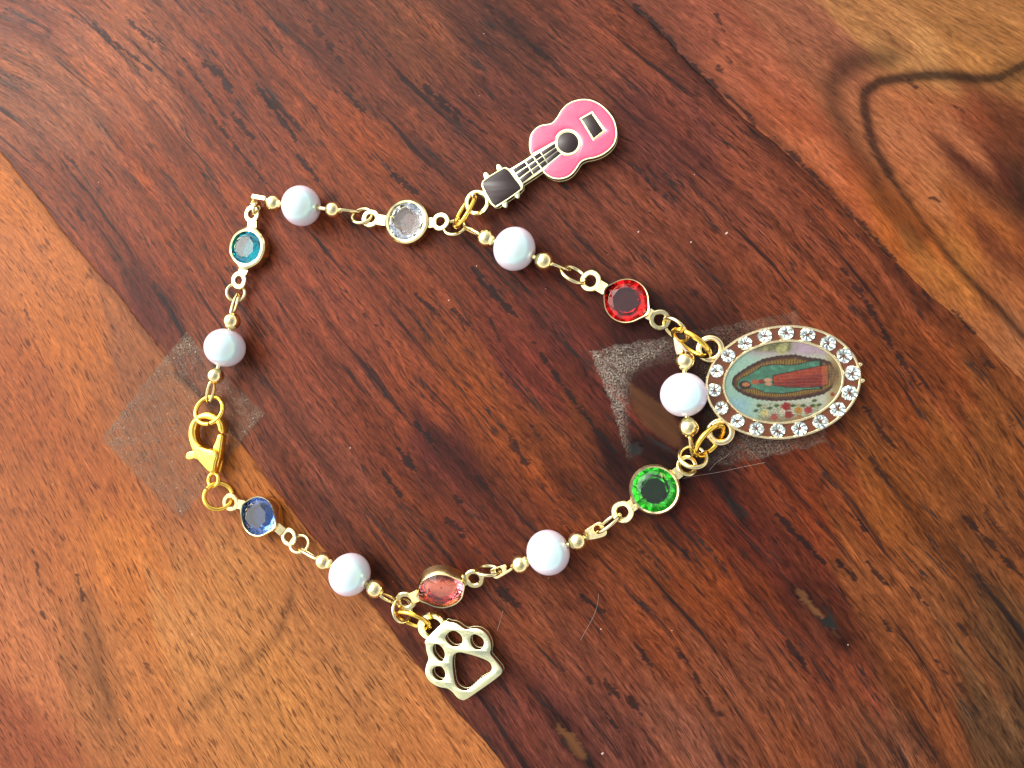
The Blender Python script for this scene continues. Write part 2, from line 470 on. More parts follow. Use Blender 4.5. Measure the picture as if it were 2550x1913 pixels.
DARK = [  # (polyline px, half width px, strength)
    ([(2254, 196), (2285, 223)], 5, .7), ([(2373, 262), (2412, 285)], 4, .7), ([(2315, 488), (2342, 504)], 4, .8),
    ([(1700, 140), (1745, 185), (1790, 222)], 6, .8), ([(1800, 230), (1880, 300)], 3, .8), ([(1873, 331), (1920, 350), (1969, 385), (2046, 461), (2162, 577)], 12, .5), ([(1960, 372), (2060, 470)], 4, .9), ([(2106, 516), (2150, 565), (2230, 650)], 5, .8),  # line and band along the right seam: seam shadow painted dark
    ([(1780, 30), (1805, 80)], 5, .7), ([(1745, 60), (1800, 125), (1822, 160)], 4, .6), ([(1785, 165), (1800, 180)], 10, .6), ([(1860, 290), (1880, 310)], 12, .6),
    ([(231, 58), (277, 100), (327, 138), (385, 181)], 4, .95), ([(308, 38), (338, 69), (385, 104)], 4.5, .95), ([(508, 156), (550, 185), (581, 235)], 10, .85), ([(454, 142), (512, 223), (565, 296)], 4, .8),
    ([(577, 281), (604, 315), (631, 346)], 8, .7), ([(638, 212), (677, 262), (738, 350)], 5.5, 1), ([(523, 285), (600, 381), (662, 458)], 3.5, .9), ([(742, 388), (792, 450)], 5, .9), ([(769, 50), (815, 108), (850, 154)], 9, .6), ([(650, 65), (704, 123)], 7, .6),
    ([(150, 375), (195, 415)], 5, .6), ([(190, 520), (212, 550)], 5, .7), ([(235, 195), (262, 235)], 6, .4), ([(445, 555), (480, 610)], 5, .5),
    ([(1058, 215), (1096, 254), (1142, 296)], 8, .85), ([(1273, 58), (1312, 104), (1362, 142)], 14, .5), ([(862, 231), (908, 281)], 5, .9), ([(1090, 235), (1150, 285), (1215, 335)], 3.5, .8), ([(977, 435), (1005, 455), (1038, 483)], 8, .95), ([(1577, 12), (1638, 69), (1688, 123)], 8, .75), ([(1504, 192), (1554, 238)], 10, .4), ([(1360, 250), (1420, 300)], 14, .35), ([(930, 90), (985, 150)], 5, .5),
    ([(1173, 661), (1212, 715), (1250, 755), (1288, 786)], 6.5, 1), ([(1031, 730), (1065, 761), (1096, 788)], 5, .95), ([(1127, 769), (1150, 795), (1178, 820)], 4, .95), ([(1219, 792), (1246, 850)], 5, .7), ([(1327, 853), (1396, 953), (1465, 1046), (1535, 1130)], 5.5, .8),
    ([(1265, 1088), (1312, 1157)], 9, .7), ([(1031, 1050), (1077, 1100)], 7, .75), ([(992, 1119), (1038, 1176)], 8, .9), ([(950, 1169), (1000, 1238)], 5, .85), ([(1188, 1188), (1227, 1238)], 7, .6), ([(910, 950), (960, 995)], 6, .4), ([(1130, 1238), (1150, 1252)], 9, .7), ([(980, 1005), (1000, 1030)], 7, .5), ([(950, 835), (980, 870)], 4, .6), ([(1245, 930), (1265, 955)], 6, .6), ([(905, 780), (940, 815)], 4, .6), ([(1380, 1060), (1440, 1130)], 4, .6), ([(1320, 1060), (1350, 1095)], 6, .6),
    ([(2096, 669), (2154, 746), (2200, 826), (2246, 900), (2285, 957)], 7, .8), ([(2154, 1015), (2192, 1073), (2227, 1115)], 7, .75), ([(2162, 1138), (2212, 1196)], 8, .6), ([(2231, 657), (2258, 703)], 5, .6), ([(2442, 884), (2469, 915)], 9, .6), ([(2373, 773), (2427, 830)], 6, .75), ([(2300, 700), (2340, 760)], 4, .5), ([(2050, 660), (2070, 700)], 5, .5), ([(2380, 1000), (2420, 1060)], 5, .5), ([(2490, 1010), (2530, 1070)], 8, .5), ([(2090, 1110), (2120, 1160)], 5, .5), ([(2340, 1130), (2400, 1200)], 5, .45),
    ([(1934, 1280), (1992, 1341), (2054, 1403)], 6, 1), ([(2084, 1395), (2134, 1445)], 6.5, .8), ([(2157, 1399), (2211, 1460)], 5.5, .85), ([(2269, 1460), (2311, 1510)], 3.5, .9), ([(2196, 1537), (2219, 1572)], 5, .8), ([(1961, 1599), (1982, 1630), (2004, 1655)], 9, .8), ([(2134, 1291), (2157, 1326)], 7, .8), ([(2392, 1703), (2432, 1780)], 14, .5), ([(2392, 1276), (2453, 1341), (2546, 1437)], 7, .75), ([(2453, 1276), (2548, 1390)], 11, .5),
    ([(1700, 1630), (1738, 1691), (1781, 1776)], 4, .8), ([(2384, 1553), (2411, 1583)], 9, .6), ([(1700, 1370), (1716, 1395)], 10, .7), ([(2330, 1645), (2362, 1680)], 5, .8), ([(2260, 1820), (2330, 1900)], 7, .5), ([(2000, 1660), (2040, 1700)], 4, .7), ([(1785, 1770), (1798, 1785)], 7, .7), ([(1808, 1490), (1822, 1506)], 6, .5), ([(2310, 1350), (2370, 1410)], 7, .45), ([(2420, 1420), (2480, 1470)], 4, .6),
    ([(1111, 1291), (1157, 1334)], 11, .7), ([(1238, 1464), (1288, 1510)], 11, .8), ([(1442, 1480), (1503, 1526)], 6, .8), ([(1580, 1599), (1630, 1672)], 6, .8), ([(1503, 1699), (1538, 1733)], 10, .7), ([(1561, 1730), (1599, 1779)], 8, .8), ([(1496, 1760), (1542, 1826)], 4, .8), ([(1360, 1590), (1400, 1670)], 8, .5), ([(1595, 1370), (1620, 1395)], 8, .6), ([(1680, 1610), (1700, 1640)], 10, .6), ([(1460, 1690), (1475, 1705)], 8, .6), ([(960, 1290), (1000, 1330)], 9, .45), ([(1650, 1480), (1690, 1520)], 8, .5), ([(1400, 1300), (1440, 1340)], 7, .5),
    ([(1011, 1595), (1065, 1660), (1119, 1730)], 12, .4), ([(720, 1200), (800, 1300), (900, 1420)], 10, .3), ([(800, 1240), (860, 1310)], 8, .35),
    ([(730, 1455), (722, 1507), (692, 1583)], 9, .42), ([(540, 1710), (511, 1737), (461, 1787)], 9, .38), ([(600, 1655), (640, 1625), (690, 1590)], 8, .28), ([(215, 1480), (230, 1595), (250, 1660), (269, 1756)], 13, .32), ([(190, 1430), (200, 1465), (207, 1500)], 4.5, .7), ([(81, 1368), (92, 1410), (101, 1457)], 4.5, .6), ([(100, 1520), (115, 1545)], 5, .7), ([(360, 1650), (382, 1680)], 6, .6), ([(310, 1590), (335, 1550)], 6, .4), ([(225, 1290), (240, 1325)], 7, .35), ([(300, 1520), (330, 1540)], 4, .3),
    ([(60, 770), (75, 800)], 4, .6), ([(140, 700), (160, 735)], 4, .5), ([(40, 960), (60, 1000)], 6, .3), ([(0, 380), (60, 440), (140, 545)], 4, .4),
]
STAIN = [  # soft grey-purple discolouration of the wood (polyline px, width px, strength)
    ([(2215, 146), (2150, 148), (2104, 162), (2069, 215), (2077, 269), (2115, 346), (2162, 423), (2200, 492), (2290, 590)], 34, .72),
    ([(2580, 150), (2546, 165), (2488, 194), (2431, 197), (2373, 189), (2315, 188), (2258, 192), (2190, 203), (2154, 231), (2152, 269), (2165, 327), (2181, 377), (2215, 435)], 15, 1.15),
    ([(2215, 435), (2246, 481), (2300, 558), (2346, 615), (2377, 657), (2431, 711), (2488, 769), (2550, 840)], 10, .95),
    ([(2120, 340), (2165, 420), (2215, 490), (2300, 590)], 22, .5),
    ([(2300, 560), (2420, 700), (2560, 850)], 18, .35), ([(2580, 160), (2510, 190)], 34, .7),
    ([(1700, 138), (1892, 304), (2046, 458), (2219, 638)], 16, .5), ([(1873, 331), (2046, 471), (2162, 597), (2300, 760)], 22, .55), ([(1560, 0), (1700, 130)], 16, .5),
    ([(1985, 1470), (2040, 1525), (2095, 1595)], 34, .85), ([(1395, 1800), (1430, 1850), (1460, 1890)], 42, .55),
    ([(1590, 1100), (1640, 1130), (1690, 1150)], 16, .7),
    ([(800, 1240), (960, 1420)], 24, .4), ([(1011, 1595), (1119, 1730)], 24, .4), ([(0, 390), (213, 650), (415, 895)], 12, .3), ([(440, 930), (500, 985), (530, 1010)], 10, .8),
    ([(725, 1440), (722, 1507), (685, 1590), (560, 1700), (450, 1800)], 16, .28), ([(215, 1480), (250, 1660), (280, 1780)], 22, .32), ([(1100, 1100), (1200, 1200)], 40, .4), ([(1273, 58), (1362, 142)], 30, .4),
]
CHIP_TAN = [[(1979, 1457), (2007, 1476), (2027, 1507), (2059, 1538), (2046, 1541), (2023, 1530), (2007, 1507), (1984, 1483)],
            [(2069, 1564), (2077, 1566), (2092, 1591), (2080, 1586)],
            [(1388, 1794), (1400, 1812), (1412, 1820), (1424, 1822), (1438, 1832), (1434, 1840), (1447, 1853), (1460, 1880), (1463, 1890), (1450, 1891), (1430, 1880), (1412, 1858), (1402, 1836), (1388, 1825), (1384, 1806)],
            [(1563, 948), (1582, 962), (1618, 984), (1650, 1004), (1692, 1048), (1700, 1118), (1672, 1112), (1640, 1088), (1600, 1062), (1578, 1030), (1566, 985)]]
CHIP_BLACK = [[(2033, 1535), (2055, 1542), (2060, 1530), (2040, 1490), (2052, 1500), (2078, 1545), (2088, 1570), (2072, 1566), (2050, 1562)],
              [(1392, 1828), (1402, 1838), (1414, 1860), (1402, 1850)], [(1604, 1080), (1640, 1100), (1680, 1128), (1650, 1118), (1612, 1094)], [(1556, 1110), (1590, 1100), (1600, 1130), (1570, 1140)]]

def in_poly(px, py, poly):
    r = np.zeros(px.shape, bool)
    n = len(poly)
    for i in range(n):
        x1, y1 = poly[i]; x2, y2 = poly[(i + 1) % n]
        if y1 == y2:
            continue
        r ^= ((py > min(y1, y2)) & (py <= max(y1, y2))) & (px < (x2 - x1) * (py - y1) / (y2 - y1) + x1)
    return r

def seg_dist(px, py, line):
    d = np.full(px.shape, 1e9)
    for (x1, y1), (x2, y2) in zip(line, line[1:]):
        dx, dy = x2 - x1, y2 - y1
        t = np.clip(((px - x1) * dx + (py - y1) * dy) / (dx * dx + dy * dy), 0, 1)
        d = np.minimum(d, np.hypot(px - x1 - t * dx, py - y1 - t * dy))
    return d

# ---- grain direction seen in the photo: (px, py, slope dy/dx)
GRAIN = [(250, 100, .85), (450, 300, 1.15), (650, 300, 1.3), (550, 550, 1.35), (150, 450, 1.35), (900, 250, 1.0), (1100, 260, .9), (1300, 250, .8), (1400, 150, .85), (1600, 100, .95), (1500, 450, .75), (1750, 600, .72), (1900, 500, .85), (1200, 700, 1.1), (1050, 760, 1.05), (900, 1000, 1.25), (1000, 1200, 1.35), (1300, 950, 1.35), (1450, 1050, 1.3), (1280, 1120, 1.45), (2150, 750, 1.45), (2230, 900, 1.5), (2200, 1080, 1.35), (2400, 1150, 1.15),
         (2000, 1340, 1.03), (2180, 1430, 1.1), (2440, 1750, 1.6), (1970, 1620, 1.35), (1740, 1700, 1.6), (1300, 1500, 1.0), (1470, 1500, .8), (1600, 1640, 1.4), (1520, 1790, 1.4), (1150, 1320, 1.0), (1000, 1560, 1.25),
         (200, 800, 1.5), (100, 1000, 1.7), (100, 1400, 2.1), (300, 1500, 1.9), (600, 1500, 1.6), (250, 1750, 1.7), (800, 1750, 1.5), (1000, 1800, 1.35), (500, 1800, 1.6), (1850, 250, .95), (2000, 450, .95), (2300, 400, 1.1), (2450, 700, 1.0), (2200, 100, .6), (2450, 100, .6)]
def fit_grain():
    P = []; T = []
    for x, y, s in GRAIN:
        a, b = W(x, y), W(x + 20, y + 20 * s)
        d = np.array([b.x - a.x, b.y - a.y]); d /= np.linalg.norm(d)
        P.append((a.x / 60, a.y / 60)); T.append(d)
    P = np.array(P); T = np.array(T)
    ex = [(i, j) for i in range(6) for j in range(6) if 1 <= i + j <= 5]
    rows, rhs = [], []
    for (x, y), d in zip(P, T):
        gx = np.array([i * x ** max(i - 1, 0) * y ** j if i else 0 for i, j in ex]); gy = np.array([j * x ** i * y ** max(j - 1, 0) if j else 0 for i, j in ex])
        rows.append(3 * (gx * d[0] + gy * d[1])); rhs.append(0)
        rows.append(.6 * (gx * -d[1] + gy * d[0])); rhs.append(.6)
    A = np.array(rows); b = np.array(rhs)
    reg = np.diag([.12 * (i + j) ** 1.5 if i + j > 1 else 1e-3 for i, j in ex])
    c = np.linalg.lstsq(np.vstack([A, reg]), np.concatenate([b, np.zeros(len(ex))]), rcond=None)[0]
    return ex, c
GEX, GC = fit_grain()
def grain_v(X, Y):
    # beyond the photo the grain carries on straight
    x = np.clip(X / 60, -1.5, 1.5); y = np.clip(Y / 60, -1.3, 1.3)
    v = sum(c * x ** i * y ** j for (i, j), c in zip(GEX, GC)) * 60
    return v + ((X / 60 - x) * mn[0] + (Y / 60 - y) * mn[1]) * 60

def axis_vals(lo, hi, dlo, dhi, step):
    dense = np.arange(dlo, dhi, step)
    out = [dense]
    a, s = dlo, step
    left = []
    while a > lo:
        s *= 1.35; a -= s; left.append(max(a, lo))
    b, s = dense[-1], step
    right = []
    while b < hi:
        s *= 1.35; b += s; right.append(min(b, hi))
    return np.concatenate([np.array(left[::-1]), dense, np.array(right)])

def plank(root, mat, a0, a1, d0, d1, tone, seed, dense=True):
    """board between the line a0+t*d0 and the line a1+t*d1 (mm)"""
    # both lines are sampled by the distance along the common direction md
    def at(a, d, t):
        k = (t - (a @ md)) / (d @ md)
        return a[None, :] + d[None, :] * k[:, None]
    t_in = (-112, 112) if dense else (-5, 5)
    step = 0.30 if dense else 5.0
    tt = axis_vals(-300, 300, *t_in, step)
    wid = np.linalg.norm(at(a1, d1, np.array([0.])) - at(a0, d0, np.array([0.])))
    ns = max(4, int(wid / step))
    ss = np.linspace(0, 1, ns)
    e = 0.12 / wid
    ss = np.unique(np.concatenate([[0, e, 2.5 * e], ss[(ss > 4 * e) & (ss < 1 - 4 * e)], [1 - 2.5 * e, 1 - e, 1]]))
    p0, p1 = at(a0, d0, tt), at(a1, d1, tt)
    XY = p0[:, None, :] * (1 - ss)[None, :, None] + p1[:, None, :] * ss[None, :, None]
    # slight waviness of the glued joint
    X, Y = XY[..., 0].copy(), XY[..., 1].copy()
    jn = (np.sin(tt * .21) * .22 + np.sin(tt * .57 + 1) * .10 + np.sin(tt * 1.9) * .03)
    edge = 1.0 if dense else 0.0
    X += mn[0] * jn[:, None] * edge; Y += mn[1] * jn[:, None] * edge
    Z = np.zeros_like(X)
    Z[:, 0] = Z[:, -1] = -0.10; Z[:, 1] = Z[:, -2] = -0.03
    X[:, 0] += mn[0] * .015; Y[:, 0] += mn[1] * .015; X[:, -1] -= mn[0] * .015; Y[:, -1] -= mn[1] * .015
    nt_, ns_ = X.shape
    px, py = to_px(X, Y)
    pxc, pyc = np.clip(px, -150, 2700), np.clip(py, -150, 2060)
    # tone: inverse distance blend of the colours listed above, drawn out along the grain
    V = grain_v(X, Y); U = X * md[0] + Y * md[1]
    cw = [W(*p) for p, _ in tone]
    cxy = np.array([(c.x, c.y) for c in cw]); cc = np.array([lin(*c) for _, c in tone])
    cv = grain_v(cxy[:, 0], cxy[:, 1]); cu = cxy @ md
    wsum = np.zeros(X.shape); csum = np.zeros(X.shape + (3,))
    wob = 2.2 * np.sin(U * .25 + V * .9 + seed) + 1.4 * np.sin(V * 2.1 + U * .1)
    for k in range(len(tone)):
        d2 = ((V - cv[k] + .25 * wob) ** 2 + ((U - cu[k] + wob) * .55) ** 2) + 2.0
        q = d2 ** -2.0
        wsum += q; csum += q[..., None] * cc[k]
    T = csum / wsum[..., None]
    fig = np.zeros(X.shape); chip = np.zeros(X.shape); blk = np.zeros(X.shape); stain = np.zeros(X.shape)
    if dense:
        for lnp, hw, st in DARK:
            lx = [p[0] for p in lnp]; ly = [p[1] for p in lnp]
            m = (px > min(lx) - 4 * hw - 8) & (px < max(lx) + 4 * hw + 8) & (py > min(ly) - 4 * hw - 8) & (py < max(ly) + 4 * hw + 8)
            if not m.any():
                continue
            d = seg_dist(px[m], py[m], lnp)
            uu, vv = U[m], V[m]
            d = d + min(hw, 8) * (.30 * np.sin(uu * 2.1 + 4 * np.sin(vv * 1.7)) + .22 * np.sin(vv * 9.0 + uu * 1.3) * np.sin(uu * 5.3))
            d = d + rng.normal(0, 1, d.shape) * min(hw * .28, 3.5)
            if len(lnp) <= 5 and hw < 13:
                ax_ = np.array([lnp[-1][0] - lnp[0][0], lnp[-1][1] - lnp[0][1]], float); al = np.hypot(*ax_)
                tq = np.clip(((px[m] - lnp[0][0]) * ax_[0] + (py[m] - lnp[0][1]) * ax_[1]) / al ** 2, -.2, 1.2)
                wd = hw * (.35 + .85 * np.sqrt(np.clip(4 * (tq + .06) * (1.06 - tq), 0, 1) * (.55 + .45 * np.sin(uu * 1.9 + lnp[0][0]))))
            else:
                wd = hw * (.8 + .35 * np.sin(uu * 1.1 + vv * .8))
            fig[m] = np.maximum(fig[m], st * np.clip(1.35 - d / (wd * 1.25), 0, 1))
        for lnp, hw, st in STAIN:
            lx = [p[0] for p in lnp]; ly = [p[1] for p in lnp]
            m = (px > min(lx) - 3 * hw) & (px < max(lx) + 3 * hw) & (py > min(ly) - 3 * hw) & (py < max(ly) + 3 * hw)
            if m.any():
                stain[m] = np.maximum(stain[m], st * np.exp(-(seg_dist(px[m], py[m], lnp) / hw) ** 2))
        for polys, arr in ((CHIP_TAN, chip), (CHIP_BLACK, blk)):
            for pl in polys:
                bx = [p[0] for p in pl]; by = [p[1] for p in pl]
                m = (px > min(bx) - 12) & (px < max(bx) + 12) & (py > min(by) - 12) & (py < max(by) + 12)
                sd = seg_dist(px[m], py[m], pl + pl[:1]) * np.where(in_poly(px[m], py[m], pl), 1, -1)
                big = pl[0] == (1563, 948)
                arr[m] = np.maximum(arr[m], (.6 if big else 1.0) * np.clip(.5 + (sd + rng.normal(0, 1.6, sd.shape) - (3 if big else 1)) / (9 if big else 4), 0, 1))
        Z -= 0.05 * chip + 0.07 * blk
    vs = np.stack([X, Y, Z], -1).reshape(-1, 3)
    n = nt_ * ns_
    idx = np.arange(n).reshape(nt_, ns_)
    q = np.stack([idx[:-1, :-1], idx[1:, :-1], idx[1:, 1:], idx[:-1, 1:]], -1).reshape(-1, 4)
    a, b, c = vs[q[0, 0]], vs[q[0, 1]], vs[q[0, 2]]
    if np.cross(b - a, c - b)[2] < 0:
        q = q[:, ::-1]
    # sides and underside, 20 mm thick
    rim = np.concatenate([idx[0, :], idx[1:, -1], idx[-1, -2::-1], idx[-2:0:-1, 0]])
    low = vs[rim].copy(); low[:, 2] = -20
    li = n + np.arange(len(rim))
    rs = np.stack([rim, np.roll(rim, -1), np.roll(li, -1), li], -1)
    allv = np.concatenate([vs, low]) * .001
    allq = np.concatenate([q, rs])
    me = bpy.data.meshes.new('plank')
    me.vertices.add(len(allv)); me.vertices.foreach_set('co', allv.astype(np.float32).ravel())
    nq = len(allq)
    me.loops.add(nq * 4); me.polygons.add(nq)
    me.loops.foreach_set('vertex_index', allq.astype(np.int32).ravel())
    me.polygons.foreach_set('loop_start', np.arange(0, nq * 4, 4, dtype=np.int32))
    me.update(calc_edges=True)
    me.validate()
    me.polygons.foreach_set('use_smooth', np.ones(nq, bool))
    me.set_sharp_from_angle(angle=R_(50))
    def put(name, typ, arr, key, width):
        full = np.concatenate([arr.reshape(n, -1), arr.reshape(n, -1)[rim]]).astype(np.float32)
        at_ = me.attributes.new(name, typ, 'POINT')
        at_.data.foreach_set(key, full.ravel())
    put('grain', 'FLOAT_VECTOR', np.stack([U, V + seed * 37.0, np.full_like(U, seed * 5.0)], -1), 'vector', 3)
    put('tone', 'FLOAT_COLOR', np.concatenate([T, np.ones(X.shape + (1,))], -1), 'color', 4)
    put('figure', 'FLOAT_COLOR', np.stack([fig, chip, blk, stain], -1), 'color', 4)
    me.materials.append(mat)
    o = bpy.data.objects.new('plank', me)
    col.objects.link(o)
    o.parent = root
    return o

def wood(name, pore, streak, fibre, bandk, blotk, crack, tint):
    n = N(name)
    g = n.attr('grain').outputs['Vector']
    tone = n.attr('tone').outputs['Color']
    sep = n.node('ShaderNodeSeparateColor')
    n.link(n.attr('figure').outputs['Color'], sep.inputs[0])
    fig, chip, blk = sep.outputs
    # warp a little so that lines are not ruler straight
    wv = n.node('ShaderNodeVectorMath', operation='ADD')
    nz = n.node('ShaderNodeTexNoise'); n.link(n.scaled(g, (.06, .25, 1)), nz.inputs['Vector']); nz.inputs['Scale'].default_value = 1.0; nz.inputs['Detail'].default_value = 2
    sc_ = n.node('ShaderNodeVectorMath', operation='MULTIPLY'); n.link(nz.outputs['Color'], sc_.inputs[0]); sc_.inputs[1].default_value = (0, 2.2, 0)
    n.link(g, wv.inputs[0]); n.link(sc_.outputs[0], wv.inputs[1])
    g = wv.outputs[0]
    hair = n.noise(n.scaled(g, (.7, 9.5, 1), (2, 5, 3)), 1.0, 2, .6)
    fine = n.noise(n.scaled(g, (.36, 4.8, 1)), 1.0, 3, .62)
    fine2 = n.noise(n.scaled(g, (.16, 1.7, 1), (9, 3, 0)), 1.0, 4, .6)
    band = n.noise(n.scaled(g, (.026, .46, 1), (3, 8, 0)), 1.0, 5, .60)
    blot = n.noise(n.scaled(g, (.06, .17, 1), (5, 1, 0)), 1.0, 3, .5)
    porn = n.noise(n.scaled(g, (.42, 3.7, 1), (1, 7, 2)), 1.0, 1.5, .5)
    porn2 = n.noise(n.scaled(g, (.20, 1.9, 1), (8, 2, 5)), 1.0, 2.5, .55)
    pat = n.noise(n.scaled(g, (.12, .25, 1), (6, 6, 4)), 1.0, 2, .5)
    strk = n.noise(n.scaled(g, (.040, .95, 1), (4, 2, 6)), 1.0, 4, .55)
    mott = n.noise(n.scaled(g, (.9, 3.6, 1), (2, 2, 9)), 1.0, 3, .62)
    c = n.mix(1.0, tone, tint, 'MULTIPLY')
    # light / dark bands and fibres
    f = n.ramp(band, .30, .70, 1 - .42 * bandk, 1 + .42 * bandk)
    f = n.math('MULTIPLY', f, n.ramp(fine2, .30, .70, 1 - fibre * 1.7, 1 + fibre * 1.7))
    f = n.math('MULTIPLY', f, n.ramp(fine, .32, .68, 1 - fibre * 1.5, 1 + fibre * 1.5))
    f = n.math('MULTIPLY', f, n.ramp(hair, .34, .66, 1 - fibre * 1.6, 1 + fibre * 1.6))
    f = n.math('MULTIPLY', f, n.ramp(mott, .32, .68, 1 - fibre * 1.3, 1 + fibre * 1.3))
    comb = n.node('ShaderNodeCombineColor')
    for i, k in enumerate((0.95, 1.0, 1.03)):
        n.link(n.math('POWER', f, k), comb.inputs[i])
    c = n.mix(1.0, c, comb.outputs[0], 'MULTIPLY')
    # warm orange against purple-brown
    c = n.mix(n.ramp(blot, .48, .70, 0, .55 * blotk), c, n.mix(1.0, c, (1.28, 1.08, .62), 'MULTIPLY'))
    c = n.mix(n.ramp(blot, .46, .26, 0, .45 * blotk), c, n.mix(1.0, c, (.80, .74, .86), 'MULTIPLY'))
    # pores: short dark dashes; mineral streaks
    po = n.math('MULTIPLY', n.ramp(porn, .545, .66), n.ramp(pat, .30, .60, pore * .45, pore))
    po = n.math('MAXIMUM', po, n.math('MULTIPLY', n.ramp(porn2, .60, .72), n.ramp(pat, .62, .38, pore * .3, pore)))
    c = n.mix(po, c, n.mix(1.0, c, (.20, .16, .18), 'MULTIPLY'))
    st = n.math('ADD', strk, n.math('MULTIPLY', n.math('SUBTRACT', fine, .5), .22))
    st = n.math('ADD', st, n.math('MULTIPLY', n.math('SUBTRACT', mott, .5), .16))
    st = n.math('MULTIPLY', n.ramp(st, .585, .675), streak)
    c = n.mix(st, c, n.mix(.6, (.010, .008, .008), n.mix(1.0, c, (.30, .25, .28), 'MULTIPLY')))
    # hairline cracks that follow the grain
    ck = n.noise(n.scaled(g, (.030, .50, 1), (1, 4, 8)), 1.0, 3, .55)
    ck = n.math('ABSOLUTE', n.math('SUBTRACT', ck, .5))
    ck = n.math('MULTIPLY', n.ramp(ck, .022, .006), n.ramp(n.math('ADD', pat, n.math('MULTIPLY', strk, .8)), .86, 1.0))
    ck = n.math('MULTIPLY', ck, n.math('MULTIPLY', n.ramp(mott, .36, .56), crack))
    c = n.mix(ck, c, (.012, .009, .008))
    # stains
    sa = n.attr('figure').outputs['Alpha']
    sm_ = n.math('ADD', sa, n.math('MULTIPLY', n.math('SUBTRACT', n.math('ADD', fine, n.math('MULTIPLY', mott, .8)), .9), n.math('MULTIPLY', sa, 1.5)), True)
    c = n.mix(sm_, c, n.mix(1.0, c, (.17, .18, .22), 'MULTIPLY'))
    # streaks, figure and painted seam shadow that stand at their own places
    rag = n.math('ADD', fig, n.math('MULTIPLY', n.math('SUBTRACT', fine, .5), .9))
    rag = n.math('ADD', rag, n.math('MULTIPLY', n.math('SUBTRACT', mott, .5), .7))
    rag = n.math('MULTIPLY', n.ramp(n.math('ADD', rag, n.math('MULTIPLY', n.math('SUBTRACT', hair, .5), .9)), .20, .72), n.ramp(fig, .02, .6, 0, .98))
    c = n.mix(rag, c, n.mix(.6, (.010, .009, .009), n.mix(1.0, c, (.3, .26, .28), 'MULTIPLY')))
    # bare wood where the finish chipped
    c = n.mix(chip, c, n.mix(fine2, lin(58, 34, 18), lin(98, 62, 36)))
    c = n.mix(blk, c, (.012, .011, .010))
    # specks of dust
    vo = n.node('ShaderNodeTexVoronoi'); vo.feature = 'F1'
    n.link(n.scaled(g, (.33, .33, .33), (0, 0, 1)), vo.inputs['Vector']); vo.inputs['Scale'].default_value = 1.0; vo.inputs['Randomness'].default_value = 1.0
    sepv = n.node('ShaderNodeSeparateColor'); n.link(vo.outputs['Color'], sepv.inputs[0])
    dust = n.math('MULTIPLY', n.math('LESS_THAN', vo.outputs['Distance'], n.math('MULTIPLY', sepv.outputs[1], .042)), n.math('GREATER_THAN', sepv.outputs[0], .55))
    c = n.mix(n.math('MULTIPLY', dust, .6), c, (.62, .50, .44))
    n.link(c, n.b.inputs['Base Color'])
    n.link(n.math('ADD', n.ramp(fine2, .2, .8, .42, .58), n.math('MULTIPLY', chip, .3)), n.b.inputs['Roughness'])
    n.set(Specular_IOR_Level=0.10)
    h = n.math('ADD', n.math('MULTIPLY', fine, .6), n.math('MULTIPLY', fine2, .5))
    h = n.math('SUBTRACT', h, n.math('MULTIPLY', po, .8))
    h = n.math('SUBTRACT', h, n.math('MULTIPLY', rag, .5))
    n.bump(h, .30, .00006)
    return n.m

table = thing('wooden_table', 'reddish brown and orange wooden tabletop of glued planks under the whole bracelet', 'table', (0, 0, 0))
M_WOOD_MID = wood('dark_red_wood', .72, 1.0, .15, .86, .8, .9, (.635, .585, .475))
M_WOOD_L = wood('orange_wood', .85, .12, .11, .25, .30, .1, (.60, .62, .55))
M_WOOD_R = wood('honey_wood', .38, .2, .12, .25, .3, .05, (.60, .60, .55))
plank(table, M_WOOD_MID, LA, RA, ld, rd, TONE_MID, 1)
plank(table, M_WOOD_L, LA - mn * 82, LA, ld, ld, TONE_L, 2)
plank(table, M_WOOD_R, RA, RA + mn * 82, rd, rd, TONE_R, 3)
plank(table, M_WOOD_MID, LA - mn * 165, LA - mn * 82.03, ld, ld, TONE_MID, 4, False)
plank(table, M_WOOD_MID, RA + mn * 82.03, RA + mn * 165, rd, rd, TONE_MID, 5, False)

# ================================================================== TAPE RESIDUE
def residue_mat(name, white, dens, veil):
    n = N(name)
    co = n.coord()
    at = n.attr('residue_cover').outputs['Fac']
    f1 = n.noise(co, 3800.0, 4, .75)
    f2 = n.noise(co, 330.0, 4, .6, 1.2)
    f3 = n.noise(co, 2600.0, 3, .7)
    n.val(n.mix(n.ramp(f3, .60, .72), n.mix(f1, tuple(x * .5 for x in white), white), (.62, .54, .46)), n.b.inputs['Base Color'])  # pale flecks: glints of the dust painted into the colour
    n.set(Roughness=.5, Specular_IOR_Level=.3)
    a = n.math('MULTIPLY', n.ramp(f1, .40, .62), n.ramp(f2, .32, .62, .25, 1.0))
    a = n.math('ADD', n.math('MULTIPLY', a, dens), n.math('MULTIPLY', n.ramp(f3, .62, .72), .5))
    a = n.math('MULTIPLY', a, at)
    a = n.math('ADD', a, n.math('MULTIPLY', at, veil), True)
    n.link(a, n.b.inputs['Alpha'])
    n.bump(n.math('ADD', f1, f2), .6, .00012)
    return n.m

